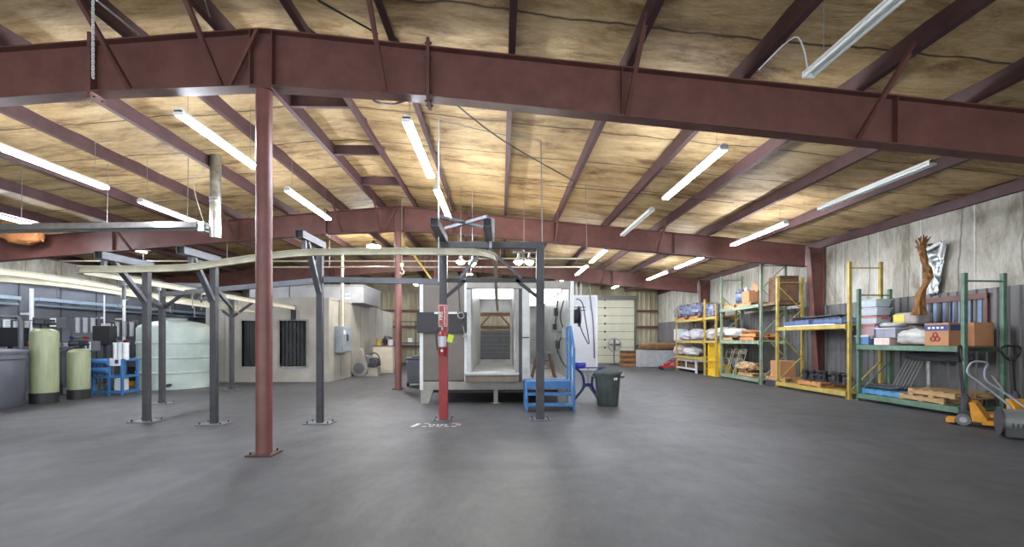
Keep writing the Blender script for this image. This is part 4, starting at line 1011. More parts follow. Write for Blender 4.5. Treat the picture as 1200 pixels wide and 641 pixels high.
# white poly tank
px0, py0 = FL(206, 457.5)
wt = thing('poly_tank', 'large round white plastic water tank behind the conveyor posts', 'tank', (px0 * (1 + 1.0 / py0), py0 + 1.0, 0))
R_ = .98; pr = [(0, 0), (R_, 0)]
for z in (.5, .95, 1.4): pr += [(R_, z - .04), (R_ + .018, z - .02), (R_ + .018, z + .02), (R_, z + .04)]
pr += [(R_, 1.84), (R_ - .05, 1.92), (.75, 2.02), (.35, 2.1), (.3, 2.1), (.3, 2.17), (0, 2.18)]
MB().lathe(pr, n=48).build('shell', POLY, wt, smooth=35)
MB().lathe([(0, 2.18), (.32, 2.175), (.33, 2.21), (0, 2.23)], n=24).build('lid', GREYB, wt, smooth=40)
MB().cyl((.5, -.95, .15), (.56, -1.12, .15), .05, 10).build('outlet', BLACK, wt)
# yellow floor pump
yx, yy = FL(160, 454.5)
yp = thing('floor_pump', 'small yellow and black pump on the floor right of the blue frame', 'pump', (yx, yy, 0))
MB().b2(-.22, .22, -.14, .14, .06, .22).build('body', JACK, yp, bevel=.03)
MB().cyl((-.1, 0, .22), (-.1, 0, .55), .1, 16).b2(-.2, 0, -.08, .08, .5, .66).build('motor', BLACK, yp, smooth=40)
for a in (-.22, .22): MB().cyl((a, -.18, .08), (a, -.13, .08), .08, 14).build('wheel', BLACK, yp, smooth=40)
MB().tube([(.2, 0, .15), (.4, -.05, .2), (.6, 0, .12), (.7, .1, .2), (.6, .15, .25)], .03, 8, sub=6).build('hose', BLACK, yp, smooth=60)
o = MB().tube([(-13.2, 16.9, .03), (-13.2, 16.9, .3), (-13.0, 16.5, 1.0), (-12.9, 16.6, 1.7), (-12.8, 16.9, 2.2)], .03, 8, sub=6).build('hose_pipe', mat('hose_green', (92, 120, 100)), smooth=60); tag(o, 'slack green hose hanging between the blue frame and the white tank', 'hose')

# torn roof insulation at the far left, yellow gas line by the far column
a = PT(28, 249, 13.0)
o = MB().lump((0, 0, 0), (1.1, .3, .5), 71, .25, 2.5, 14, 0, 3).build('torn_insulation', mat('orange_foam', (204, 140, 86), .9, 0, .2, 6, .6, col2=(160, 100, 56)), loc=(a[0], a[1], deck(a[0]) - .3), smooth=60)
tag(o, 'torn orange insulation sagging from the roof at the far left', 'insulation')
g0 = PT(473, 288, 14.6); g1 = PT(508, 331, 14.6)
o = MB().tube([(g0[0], g0[1], deck(g0[0]) - .01), g0, PT(480, 292, 14.6), g1, (g1[0] + .5, g1[1], g1[2])], .035, 8).build('gas_pipe', mat('gas_yellow', (206, 176, 96), .5, 0, .1, 5), smooth=50)
tag(o, 'yellow gas pipe slanting down from the roof between the far red column and the booth', 'pipe')
b0 = PT(471, 316, 13.6)
t = thing('hanging_hook', 'pale chain hoist hook hanging beside the far red column', 'hook', b0)
MB().tube([(0, 0, .1), (0, 0, deck(b0[0]) - b0[2] - .02)], .01, 6).build('chain', CREAM, t)
MB().tube([(0, 0, .12), (0, 0, .02), (.06, 0, -.06), (.02, 0, -.14), (-.06, 0, -.1)], .022, 8, sub=5).b2(-.05, .05, -.04, .04, .08, .2).build('hook', CREAM, t, smooth=60)
# ------------------------------------------------------------------ pallet racks along the right wall
class Rack:
    def __init__(s, pa, pb, L_):
        a = Vector(FL(*pa)); b = Vector(FL(*pb)); s.p = a; s.d = (b - a).normalized(); s.n = Vector((-s.d.y, s.d.x))
        if s.n.x < 0: s.n = -s.n
        s.L = (b - a).length if L_ is None else L_
        s.rz = math.atan2(s.d.y, s.d.x)
    def w(s, u, v, z=0):
        q = s.p + s.d * u + s.n * v; return (q.x, q.y, z)
    def u(s, px, v=0.):
        """where along the rack, v metres back from its front, the photo shows column px"""
        r = Vector(cam2w((px - 600) / F, 1.0)); o = s.p + s.n * v
        return s._solve(r, o)
    def _solve(s, r, o):
        # o + u d = k r
        det = s.d.x * -r.y + r.x * s.d.y
        return (-o.x * -r.y + -r.x * o.y) / det
def rack(R, name, label, heights, levels, m, mb_, dep=.80, diag=(9, 9), ext=0):
    t = thing(name, label, 'rack', (R.p.x, R.p.y, 0), R.rz, group='pallet racks along the right wall')
    pw = .075
    for k, u in enumerate((0, R.L)):
        H = heights[k]
        for v in (0, dep):
            mb = MB()
            mb.b2(u - pw/2, u + pw/2, v - .035, v - .029, .01, H).b2(u - pw/2, u - pw/2 + .006, v - .035, v + .035, .01, H).b2(u + pw/2 - .006, u + pw/2, v - .035, v + .035, .01, H)
            mb.b2(u - pw/2, u + pw/2, v + .029, v + .035, .01, H)
            mb.b2(u - .07, u + .07, v - .06, v + .06, 0, .012)
            mb.build('upright', m, t)
        z = .2; sg = 0
        for zz in (.15, H - .15): MB().bar((u, 0, zz), (u, dep, zz), .03).build('brace', mb_, t)
        while z + .75 < min(H - .1, diag[k]):
            MB().bar((u, .02 if sg == 0 else dep - .02, z), (u, dep - .02 if sg == 0 else .02, z + .75), .028).build('brace', mb_, t); z += .75; sg ^= 1
    if ext:
        for v in (.0, dep):
            MB().b2(R.L + ext - .06, R.L + ext, v - .035, v + .035, .01, heights[0]).build('upright', m, t)
    for z, deckm in levels:
        for v in (-.05, dep + .05) if z > .3 else (-.05, dep + .05):
            MB().b2(pw/2, R.L - pw/2, v - .025, v + .025, z - .11, z).b2(pw/2 - .0, pw/2 + .008, v - .03, v + .03, z - .16, z + .02).b2(R.L - pw/2 - .008, R.L - pw/2, v - .03, v + .03, z - .16, z + .02).build('beam', m, t, bevel=.004)
        if ext and z > 1.0:
            for v in (-.02, dep + .02):
                MB().b2(R.L + pw/2, R.L + ext, v - .02, v + .02, z - .1, z).build('beam', m, t, bevel=.004)
            MB().b2(R.L + pw/2, R.L + ext, .0, dep, z - .03, z - .004).build('deck_boards', WOODO, t)
        if deckm == 'wood':
            mb = MB()
            n = int(R.L / .16)
            for k in range(n): mb.b2(.06 + (R.L - .12) * k / n, .06 + (R.L - .12) * (k + .93) / n, -.02, dep + .02, z - .03, z - .002)
            mb.build('deck_boards', DWOOD, t)
        elif deckm == 'wire':
            mb = MB()
            for k in range(6): mb.b2(.06, R.L - .06, .05 + k * .16, .06 + k * .16, z - .012, z - .002)
            n = int(R.L / .3)
            for k in range(n + 1): u = .08 + (R.L - .16) * k / n; mb.b2(u - .02, u + .02, -.02, dep + .02, z - .04, z - .012)
            mb.build('deck_bars', m, t)
    return t
Rg = Rack((1006.5, 469.1), (1130, 489.3), None)
Ry = Rack((911, 453.7), (995.5, 468.1), None)
Rm = Rack((845.6, 442.4), (892, 450.8), None)
Rf = Rack((793, 433.6), (826, 439.6), None)
rack(Rg, 'pallet_rack', 'green pallet rack with one loaded shelf, nearest to the camera', (2.75, 2.78), ((1.37, 'wood'), (.18, 'wire')), GRN, GRN, diag=(1.3, 0))
rack(Ry, 'pallet_rack', 'tall yellow pallet rack carrying blue pallets, next to the near green rack', (3.45, 3.45), ((1.89, 'wire'), (.18, 'wire')), YEL, YEL, diag=(9, 1.0))
rack(Rm, 'pallet_rack', 'tallest pale green pallet rack with two shelves, between the two yellow racks', (4.0, 4.1), ((2.69, 'wire'), (1.46, 'wire'), (.18, 'wire')), PGRN, PGRN)
rack(Rf, 'pallet_rack', 'yellow pallet rack with three shelves, farthest from the camera', (2.95, 3.2), ((2.43, 'wire'), (1.46, 'wire'), (.73, 'wire')), YEL, YEL, ext=1.06)

# ---- pallets and loads
def pallet_proto(name, L_, W_, m, group):
    t = thing(name, '', 'pallet', group=group)
    mb = MB()
    for k in range(5): mb.b2(-L_/2 + (L_ - .11) * k / 4, -L_/2 + (L_ - .11) * k / 4 + .11, -W_/2, W_/2, .11, .13)
    mb.build('deck_boards', m, t)
    for v in (-W_/2 + .02, 0, W_/2 - .02):
        MB().b2(-L_/2, L_/2, v - .02, v + .02, .02, .11).build('stringer', m, t)
    mb = MB()
    for k in (0, 2, 4): mb.b2(-L_/2 + (L_ - .11) * k / 4, -L_/2 + (L_ - .11) * k / 4 + .11, -W_/2, W_/2, .0, .02)
    mb.build('bottom_boards', m, t)
    return t
PG = 'pallets in the racks'
wp_, wu = pallet_proto('wooden_pallet', 1.0, .84, WOOD, PG), []
op_, ou = pallet_proto('wooden_pallet', .95, .8, WOODO, PG), []
bp_, bu = pallet_proto('plastic_pallet', 1.05, .84, mat('pallet_blue', (84, 106, 150), .5, 0, .1, 5, col2=(60, 78, 116)), PG), []
def put(proto, used, R, u, v, z, label): return placed(proto, used, R.w(u, v, z), R.rz, label)
# near green rack, floor level
g0 = .182
cb_ = mat('pallet_blue_bright', (90, 150, 190), .5, 0, .1, 5, col2=(60, 110, 150))
lp, lu = pallet_proto('wooden_pallet', 1.05, .84, cb_, PG), []
put(lp, lu, Rg, Rg.u(1043, .3), .46, g0, 'pale blue pallet loaded with rods on the bottom of the near green rack')
put(wp_, wu, Rg, Rg.u(1092, .3), .46, g0, 'lower wooden pallet of the stack on the bottom of the near green rack')
put(wp_, wu, Rg, Rg.u(1104, .3), .46, g0 + .132, 'upper wooden pallet of the stack on the bottom of the near green rack')
put(op_, ou, Rg, Rg.L + .62, .5, 0, 'worn wooden pallet on the floor behind the yellow pallet jack')
# yellow rack, bottom
put(wp_, wu, Ry, Ry.u(913, .4) + .36, .46, g0, 'farther wooden pallet on the bottom of the near yellow rack')
put(op_, ou, Ry, Ry.u(957, .3), .46, g0, 'nearer wooden pallet on the bottom of the near yellow rack under dark castings')
# pale green rack
put(op_, ou, Rm, Rm.u(857, .2), .46, 2.692, 'wooden pallet on the top shelf of the pale green rack, farther end')
put(wp_, wu, Rm, Rm.u(876, .2), .46, 2.692, 'wooden pallet on the top shelf of the pale green rack under the cardboard box')
put(wp_, wu, Rm, Rm.u(855, .2), .46, 1.462, 'wooden pallet under the white bags on the middle shelf of the pale green rack')
put(op_, ou, Rm, Rm.u(879, .2), .46, 1.462, 'orange wooden pallet on the middle shelf of the pale green rack, lower of two')
put(op_, ou, Rm, Rm.u(881, .2), .46, 1.594, 'orange wooden pallet on the middle shelf of the pale green rack, upper of two')
put(wp_, wu, Rm, Rm.u(878, .2), .46, g0, 'wooden pallet on the bottom of the pale green rack under the brown board pieces')
# far yellow rack
put(op_, ou, Rf, Rf.u(801, .2), .46, 2.432, 'wooden pallet on the top shelf of the far yellow rack, farther end')
put(op_, ou, Rf, Rf.u(816, .2), .46, 2.432, 'wooden pallet on the top shelf of the far yellow rack, nearer end')
# blue plastic pallets on the near yellow rack
put(bp_, bu, Ry, Ry.u(944, .3), .44, 1.925, 'blue grey plastic pallet on the near yellow rack, farther of two')
put(bp_, bu, Ry, Ry.u(981, .3), .44, 1.925, 'blue grey plastic pallet on the near yellow rack, nearer of two')

def lumpy(name, R, px, v, z, d, m, label, cat, seed, amp=.15, freq=2.2, grp=None, sq=2.6, flat=.96):
    u = R.u(px, v)
    o = MB().lump((0, 0, d[2]/2), d, seed, amp, freq, 18, flat, sq).build(name, m, smooth=60)
    zs = min(p.co.z for p in o.data.vertices)
    o.location = R.w(u, v, z - zs + .002); o.rotation_euler = (0, 0, R.rz)
    return tag(o, label, cat, grp)
def crate(name, R, px, v, z, d, m, label, cat, grp=None, lid=None, rz=0., bev=.012):
    u = R.u(px, v)
    t = thing(name, label, cat, R.w(u, v, z), R.rz + rz, grp)
    MB().b2(-d[0]/2, d[0]/2, -d[1]/2, d[1]/2, 0, d[2]).build('body', m, t, bevel=bev)
    if lid: MB().b2(-d[0]/2 - .015, d[0]/2 + .015, -d[1]/2 - .015, d[1]/2 + .015, d[2], d[2] + .035).build('lid', lid, t, bevel=.008)
    return t
def rods(name, R, pxs, v, z, m, n, rr, label, cat, wid=.5, up=0., seed=1):
    rnd = random.Random(seed); mb = MB(); u0 = R.u(pxs[0], v); u1 = R.u(pxs[1], v)
    for k in range(n):
        a = rnd.uniform(-wid/2, wid/2); b = a + rnd.uniform(-.06, .06)
        h = rr + (k % 3) * rr * 1.8
        mb.cyl((u0 + rnd.uniform(0, .1), v + a, z + h), (u1 - rnd.uniform(0, .15), v + b, z + h + up * rnd.random()), rr, 8)
    o = mb.build(name, m, smooth=40); o.location = (R.p.x, R.p.y, 0); o.rotation_euler = (0, 0, R.rz)
    return tag(o, label, cat)
# -- near green rack, shelf 1.37
z1 = 1.372
def tub(R, px, v, z, d, m, lid, label, rz=0.):
    u = R.u(px, v)
    t = thing('storage_tub', label, 'storage tub', R.w(u, v, z), R.rz + rz, 'plastic tubs on the near green rack')
    x, y, h = d
    mb = MB(); mb.add([(-x*.44, -y*.44, 0), (x*.44, -y*.44, 0), (x*.44, y*.44, 0), (-x*.44, y*.44, 0), (-x/2, -y/2, h), (x/2, -y/2, h), (x/2, y/2, h), (-x/2, y/2, h)],
           [(0,3,2,1), (4,5,6,7), (0,1,5,4), (1,2,6,5), (2,3,7,6), (3,0,4,7)])
    mb.build('body', m, t, bevel=.02)
    MB().b2(-x*.53, x*.53, -y*.53, y*.53, h, h + .03).b2(-x*.4, x*.4, -y*.4, y*.4, h + .03, h + .042).build('lid', lid, t, bevel=.008)
    for s in (-1, 1): MB().b2(s*x*.5 - .015, s*x*.5 + .015, -.08, .08, h - .05, h + .02).build('latch', lid, t, bevel=.004)
    return t
Tp = (.5, .4, .16)
tub(Rg, 1024, .50, z1, (.52, .42, .46), mat('tub_salmon', (200, 168, 170), .4, 0, .06, 5), PINK, 'tall salmon tub under the stack of pale tubs on the near green rack')
tub(Rg, 1026, .50, z1 + .51, Tp, TUB, mat('lid_coral', (200, 120, 110), .4, 0, .05, 5), 'pale tub with coral lid, lowest of the three flat tubs in the stack')
tub(Rg, 1026, .50, z1 + .72, Tp, TUB, LILAC, 'pale tub with lilac lid, middle of the three flat tubs in the stack', .03)
tub(Rg, 1026, .50, z1 + .93, Tp, TUB, mat('lid_mint', (178, 206, 200), .4, 0, .05, 5), 'pale tub with mint lid, topmost of the stack', -.03)
tub(Rg, 1016, .16, z1, (.42, .3, .20), mat('tub_steel_blue', (92, 124, 168), .4, 0, .06, 5), WHITE, 'blue tub with white lid at the far front corner of the near green rack')
crate('paper_bag', Rg, 1032, .2, z1 + .17, (.14, .24, .28), DBLUE, 'blue bag standing between the white lidded tub and the clear wrapped tub', 'bag', bev=.03)
crate('flat_carton', Rg, 1041, .2, z1, (.42, .34, .165), mat('carton_rose', (210, 164, 150), .6, 0, .1, 8, col2=(206, 206, 206)), 'flat rose and white carton under the clear wrapped tub on the near green rack', 'carton')
crate('wrapped_tub', Rg, 1047, .24, z1 + .17, (.52, .4, .2), mat('wrapped_grey', (150, 152, 164), .3, 0, .15, 7, .4), 'grey wrapped tub on the flat carton on the near green rack', 'storage tub', lid=mat('wrap_lid', (182, 182, 186), .3, 0, .1, 7, .4))
lumpy('plastic_sack', Rg, 1046, .26, z1 + .41, (.5, .4, .12), BAG, 'clear sack lying on the grey wrapped tub of the near green rack', 'sack', 3)
lumpy('plastic_sack', Rg, 1077, .24, z1, (.85, .5, .36), BAG, 'white plastic sack beside the cardboard box on the near green rack', 'sack', 8, .2, 2.4)
lumpy('wrapped_bundle', Rg, 1062, .62, z1, (.9, .4, .5), mat('wrapped_bundle_grey', (176, 172, 166), .4, 0, .15, 5, .5, col2=(134, 128, 122)), 'grey wrapped bundle behind the white sack on the near green rack', 'bundle', 4, .12)
lb_ = crate('wrapped_bundle', Rg, 1070, .6, z1 + .48, (.58, .42, .27), mat('bundle_mauve', (166, 156, 152), .4, 0, .15, 6, .4, col2=(124, 114, 110)), 'wrapped bundle with yellow end on top of the pile under the brown column', 'bundle', bev=.06)
MB().b2(-.283, -.277, -.19, .19, .02, .19).b2(-.28, .0, -.216, -.21, .03, .23).build('yellow_label', mat('label_yellow', (206, 200, 60), .5, 0, .15, 6, col2=(180, 160, 90)), lb_)
cx = crate('cardboard_box', Rg, 1112, .32, z1, (.50, .55, .47), CARD, 'brown cardboard box with blue band and red emblem on the near green rack', 'box', bev=.006)
BN = mat('print_blue', (56, 72, 124), .7, 0, .06, 8)
MB().b2(-.254, -.25, -.24, .24, .31, .43).b2(-.24, .24, -.279, -.275, .31, .43).b2(.25, .254, -.24, .24, .31, .43).build('blue_band', BN, cx)
mb = MB()
for k in range(4): mb.b2(-.17 + k * .09, -.12 + k * .09, -.282, -.279, .35, .39); mb.b2(-.257, -.254, -.15 + k * .08, -.10 + k * .08, .35, .39)
mb.build('band_print', PAPER, cx)
mb = MB(); mb2 = MB()
for k in range(3):
    a = PI/2 + k * 2*PI/3; c_ = (-.02 + .055*math.cos(a), .17 + .055*math.sin(a))
    mb.tube([(c_[0] + .045*math.cos(q*PI/6), -.279, c_[1] + .045*math.sin(q*PI/6)) for q in range(12)], .012, 6, closed=True)
    mb2.tube([(-.257, c_[0] + .045*math.cos(q*PI/6), c_[1] + .045*math.sin(q*PI/6)) for q in range(12)], .012, 6, closed=True)
mb.build('red_emblem', mat('emblem_red', (150, 40, 48), .7, 0, .06, 8), cx)
mb2.build('red_emblem', mat('emblem_red', (150, 40, 48)), cx)
MB().b2(-.25, .25, -.03, .03, .47, .473).build('tape', mat('tape_tan', (206, 170, 120), .4), cx)
crate('cardboard_box', Rg, 1140, .62, z1, (.42, .42, .47), mat('cardboard_deep', (176, 126, 88), .85, 0, .06, 3), 'second brown cardboard box behind the near upright of the near green rack', 'box', bev=.006)
rods('steel_rods', Rg, (1018, 1064), .45, g0 + .132, CAST, 14, .016, 'dark steel rods lying on the pale blue pallet of the near green rack', 'rods', .6)
# leaning thin rods at the far end of the near green rack
mb = MB()
for k in range(6): mb.cyl((.12 + k * .09, .7, .25), (.5 + k * .1, .82, 1.15 + .03 * k), .012, 6)
o = mb.build('leaning_rods', WIRE); o.location = (Rg.p.x, Rg.p.y, 0); o.rotation_euler = (0, 0, Rg.rz); tag(o, 'thin grey rods leaning under the shelf at the far end of the near green rack', 'rods')
o = MB().tube([Rg.w(Rg.u(1076, .75), .75, .30), Rg.w(Rg.u(1088, .7), .7, .42), Rg.w(Rg.u(1088, .72), .72, .9), Rg.w(Rg.u(1089, .75), .75, 1.2)], .045, 10, sub=8).build('ribbed_hose', mat('foil_hose', (160, 160, 160), .35, .6, .2, 20, .5), smooth=60)
tag(o, 'silver flexible hose rising behind the stacked pallets under the near green shelf', 'hose')
lumpy('rolled_mat', Rg, 1098, .7, 1.02, (1.5, .2, .22), GREYB, 'grey rolled mat slung below the shelf of the near green rack', 'roll', 12, .1)
# brown shaggy column and the torn foil on the wall
def shaggy(pts, rad, seed, n=14, sub=10):
    P = catmull([Vector(p) for p in pts], sub); m_ = len(P); mb = MB(); vs = []
    for i, p in enumerate(P):
        t = i / (m_ - 1) * (len(rad) - 1); k = min(int(t), len(rad) - 2); r = rad[k] + (rad[k+1] - rad[k]) * (t - k)
        for q in range(n):
            a = 2*PI*q/n; rr = r * (1 + .6 * noise.noise(Vector((math.cos(a)*2, math.sin(a)*2, i*.22 + seed))))
            vs.append((p.x + rr*math.cos(a), p.y + rr*math.sin(a), p.z))
    fs = [(i*n+k, i*n+(k+1) % n, (i+1)*n+(k+1) % n, (i+1)*n+k) for i in range(m_-1) for k in range(n)] + [tuple(range(n))[::-1], tuple(range((m_-1)*n, m_*n))]
    return mb.add(vs, fs)
zc_ = 10.05
BARK = mat('brown_fibre', (146, 104, 56), .9, 0, .25, 14, .8, col2=(92, 60, 30), stretch=(1, 1, .4))
P_ = [PT(1077, 369, zc_), PT(1077.5, 350, zc_), PT(1086, 330, zc_), PT(1088, 322, zc_), PT(1084, 308, zc_), PT(1081, 296, zc_), PT(1079, 288, zc_)]
bc = shaggy(P_, [.13, .085, .06, .09, .06, .06, .09], 2).build('fibre_column', BARK, smooth=60)
tag(bc, 'tall twisted brown fibrous column standing on the wrapped bundle against the wall', 'column')
mb = MB(); rnd = random.Random(4)
b0 = PT(1079, 289, zc_)
for k in range(16):
    dx = rnd.uniform(-.13, .13); dy = rnd.uniform(-.07, .07)
    mb.tube([(b0[0] + dx*.4, b0[1] + dy*.4, b0[2] - .08), (b0[0] + dx*.8, b0[1] + dy, b0[2] + .08), (b0[0] + dx*1.5, b0[1] + dy*1.4 , b0[2] + rnd.uniform(.12, .26))], .012, 5, sub=3)
b1 = PT(1090, 287, zc_)
for k in range(5): mb.tube([(b0[0], b0[1], b0[2] - .05), (b0[0] + .05, b0[1] - .08, b0[2] + .02), (b1[0], b1[1] - .05*k*.3, b1[2] + rnd.uniform(-.03, .05))], .011, 5, sub=3)
mb.build('frayed_tips', BARK, bc)
fo = thing('torn_foil', 'crumpled silver foil flap with a bright white bent edge hanging on the wall', 'foil', (XR - .05, PT(1100, 310, 10)[1] + .28, 0))
f0 = PT(1100, 310, 10.0)
mb = MB(); vs = []; n_, m_ = 16, 22
for i in range(n_ + 1):
    for j in range(m_ + 1):
        s_, q = i / n_, j / m_
        wd = .22 * (1 - .62 * q) + .02
        y = -(s_ - .5) * 2 * wd * 1.0 + .08 * q; z = 3.64 - q * 1.12
        x = -.04 + .05 * noise.noise(Vector((s_ * 4, q * 9, 1))) + .02 * noise.noise(Vector((s_ * 11, q * 23, 5)))
        vs.append((x, y, z))
mb.add(vs, [(i*(m_+1)+j, i*(m_+1)+j+1, (i+1)*(m_+1)+j+1, (i+1)*(m_+1)+j) for i in range(n_) for j in range(m_)])
o = mb.build('sheet', mat('foil', (176, 182, 182), .28, .7, .2, 12, .6, col2=(120, 126, 124)), fo, smooth=60)
sm = o.modifiers.new('thick', 'SOLIDIFY'); sm.thickness = .006
MB().bar((-.13, .27, 3.52), (-.13, -.25, 3.68), .06, .06).bar((-.13, -.25, 3.70), (-.13, -.17, 3.34), .06, .06).build('bent_edge', WHITE, fo)

# -- near yellow rack
crate('white_sheet', Ry, 962, .4, 1.893, (2.1, .8, .03), WHITE, 'white board lying under the blue plastic pallets on the near yellow rack', 'board', bev=.004)
rods('chain_bars', Ry, (932, 993), .6, 2.06, CAST, 9, .022, 'dark rusty bars lying on the blue plastic pallets of the near yellow rack', 'bars', .5, .06, 4)
rnd = random.Random(11)
for k in range(13):
    px = 944 + 48 * (k % 7) / 6 + rnd.uniform(-2, 2); v = .3 + .22 * (k // 7) + rnd.uniform(-.04, .04)
    u = Ry.u(px, v); t = thing('casting', 'dark metal casting in the heap on the bottom of the near yellow rack', 'casting', Ry.w(u, v, .315 if px < 975 or True else .2), Ry.rz + rnd.uniform(0, 3), 'dark castings heaped on the pallets')
    r = rnd.uniform(.09, .14)
    MB().lathe([(0, 0), (r, 0), (r, .04), (r*.55, .07), (r*.5, .22), (r*.75, .25), (r*.75, .29), (r*.3, .30), (0, .30)], n=16).build('housing', CAST, t, smooth=40)
    MB().cyl((0, 0, .15), (r*1.3, 0, .17), r*.4, 12).cyl((r*1.3, 0, .17), (r*1.5, 0, .17), r*.6, 12).build('flange', CAST, t, smooth=40)
# -- pale green rack
t = thing('grey_keg', 'round grey keg beside the cardboard box on the top of the pale green rack', 'keg', Rm.w(Rm.u(869, .3), .35, 2.824), 0)
MB().lathe([(0, 0), (.2, 0), (.24, .05), (.25, .28), (.24, .48), (.19, .54), (0, .55)], n=24).build('body', STEELB, t, smooth=40)
MB().lathe([(.252, .1), (.262, .12), (.252, .14)], n=24).lathe([(.252, .4), (.262, .42), (.252, .44)], n=24).build('hoop', DKST, t)
t = thing('open_carton', 'open cardboard box with flaps on the top of the pale green rack', 'box', Rm.w(Rm.u(880, .3), .3, 2.824), Rm.rz)
MB().b2(-.25, .25, -.2, -.19, 0, .42).b2(-.25, .25, .19, .2, 0, .42).b2(-.25, -.24, -.2, .2, 0, .42).b2(.24, .25, -.2, .2, 0, .42).b2(-.25, .25, -.2, .2, 0, .01).build('body', CARD, t)
MB().bar((.25, 0, .42), (.34, 0, .62), .38, .008, (0, 1, 0)).build('flap', CARD, t); MB().bar((-.25, 0, .42), (-.42, 0, .38), .38, .008, (0, 1, 0)).build('flap', WHITE, t)
t = thing('slatted_crate', 'brown slatted crate behind the near upright on the top of the pale green rack', 'crate', Rm.w(Rm.L + .40, .50, 2.69), Rm.rz)
mb = MB()
for k in range(9): 
    u = -.28 + .56*k/8; mb.b2(u - .025, u + .025, -.28, -.26, 0, .8).b2(u - .025, u + .025, .26, .28, 0, .8)
mb.build('slats', DWOOD, t)
MB().b2(-.32, .32, -.3, .3, .76, .84).b2(-.32, .32, -.3, .3, 0, .06).b2(-.32, -.28, -.3, .3, 0, .8).b2(.28, .32, -.3, .3, 0, .8).build('frame', DWOOD, t)
t2 = MB().b2(-.35, .33, -.42, .42, -.08, 0).build('shelf_board', DWOOD, loc=Rm.w(Rm.L + .40, .45, 2.688), rot=(0, 0, Rm.rz)); tag(t2, 'dark wooden board bridging from the pale green rack under the slatted crate', 'board')
lumpy('plastic_sack', Rm, 851, .35, 1.594, (.9, .7, .42), BAG, 'bulging white sack on the middle shelf of the pale green rack, farther one', 'sack', 21, .22)
lumpy('plastic_sack', Rm, 863, .35, 1.594, (.8, .7, .34), mat('white_sack', (222, 222, 220), .5, 0, .1, 6, .5), 'flatter white sack on the middle shelf of the pale green rack, nearer one', 'sack', 22, .2)
lumpy('parts_heap', Rm, 881, .4, 1.73, (.8, .6, .12), mat('orange_heap', (196, 140, 96), .8, 0, .2, 8, .5), 'low heap of orange brown scraps on the orange pallets', 'scraps', 23, .2)
for k, px in enumerate((851, 859, 867)):
    t = thing('folding_chair', ('folded metal chair under the pale green rack, farthest of three', 'folded metal chair under the pale green rack, middle of three', 'folded metal chair under the pale green rack, nearest of three')[k], 'chair', Rm.w(Rm.u(px, .25), .25, .182), Rm.rz, 'folded chairs under the pale green rack')
    MB().tube([(-.2, -.1, 0), (-.2, .14, .85), (-.15, .16, .95), (.15, .16, .95), (.2, .14, .85), (.2, -.1, 0)], .016, 6, sub=3).build('frame', mat('chair_tan_metal', (180, 172, 140), .4, .2, .1, 6), t, smooth=60)
    MB().tube([(-.17, .2, 0), (-.17, -.02, .6), (.17, -.02, .6), (.17, .2, 0)], .014, 6).build('leg', mat('chair_tan_metal', (180, 172, 140)), t, smooth=60)
    MB().box((0, .04, .42), (.34, .03, .34), Matrix.Rotation(.2, 3, 'X')).build('seat', MDST, t, bevel=.01)
    MB().box((0, .15, .84), (.32, .02, .14)).build('backrest', MDST, t, bevel=.008)
cbx = crate('cardboard_box', Rm, 897, .55, .5, (.55, .5, .62), CARD, 'plain cardboard box standing at the near end of the pale green rack', 'box', bev=.006)
cbx.location = Rm.w(Rm.L + .41, .48, .2); MB().b2(-.25, .25, -.03, .03, .62, .623).build('tape', mat('tape_tan', (206, 170, 120)), cbx)
o = MB().b2(-.3, .3, -.4, .4, 0, .198).build('packing_block', DKST, loc=Rm.w(Rm.L + .41, .48, .0), rot=(0, 0, Rm.rz), bevel=.01); tag(o, 'dark low platform under the plain cardboard box beside the pale green rack', 'platform')
lumpy('board_scraps', Rm, 878, .4, .316, (1.0, .7, .36), mat('tan_scraps', (188, 158, 116), .85, 0, .25, 10, .8, col2=(120, 92, 62)), 'heap of tan packing scraps on the bottom of the pale green rack', 'scraps', 31, .3, 3.5)
# -- yellow mesh gate leaning in the gap, far yellow rack loads
t = thing('mesh_cage', 'bright yellow mesh safety cage in the gap between the far yellow and pale green racks', 'cage', Rf.w(Rf.L + .62, .1, 0), Rf.rz)
MB().b2(-.5, .5, -.03, .03, 1.28, 1.36).b2(-.5, .5, -.03, .03, .62, .70).b2(-.5, -.43, -.03, .03, .0, 1.36).b2(.43, .5, -.03, .03, .0, 1.36).b2(-.5, .5, -.03, .03, .0, .3).build('frame', mat('cage_yellow', (232, 184, 36), .45, 0, .08, 6), t, bevel=.005)
mb = MB()
for k in range(18): mb.b2(-.44 + .88*k/17 - .005, -.44 + .88*k/17 + .005, -.006, .006, .3, 1.3)
for k in range(18): mb.b2(-.44, .44, -.008, .004, .32 + k*.056, .33 + k*.056)
mb.build('mesh', mat('cage_yellow', (232, 184, 36)), t)
MB().b2(-.5, .5, .0, .5, .0, .06).b2(-.46, .46, .05, .48, .06, .5).build('base', mat('cage_yellow_dark', (206, 170, 30), .5, 0, .15, 5), t)
t = thing('steel_drum', 'dark steel drum behind the yellow mesh cage', 'drum', Rf.w(Rf.L + .7, 1.0 - .12, 0), 0)
t.location = Rf.w(Rf.L + .70, .93, 0)
MB().lathe([(0, 0), (.26, 0), (.26, .28), (.275, .3), (.26, .32), (.26, .58), (.275, .6), (.26, .62), (.26, .88), (0, .88)], n=24).build('body', DKST, t, smooth=40)
for k, (px, sd) in enumerate(((800, 41), (808, 42), (818, 43))):
    lumpy('netted_bundle', Rf, px, .4, 2.565, (.95, .7, .62), mat('net_blue_grey', (146, 152, 176), .5, .1, .3, 16, .9, col2=(80, 84, 104)), 'blue grey netted bundle on top of the far yellow rack, %s' % ('farthest', 'middle one', 'nearest')[k], 'bundle', sd, .3, 4, 'netted bundles on the far yellow rack')
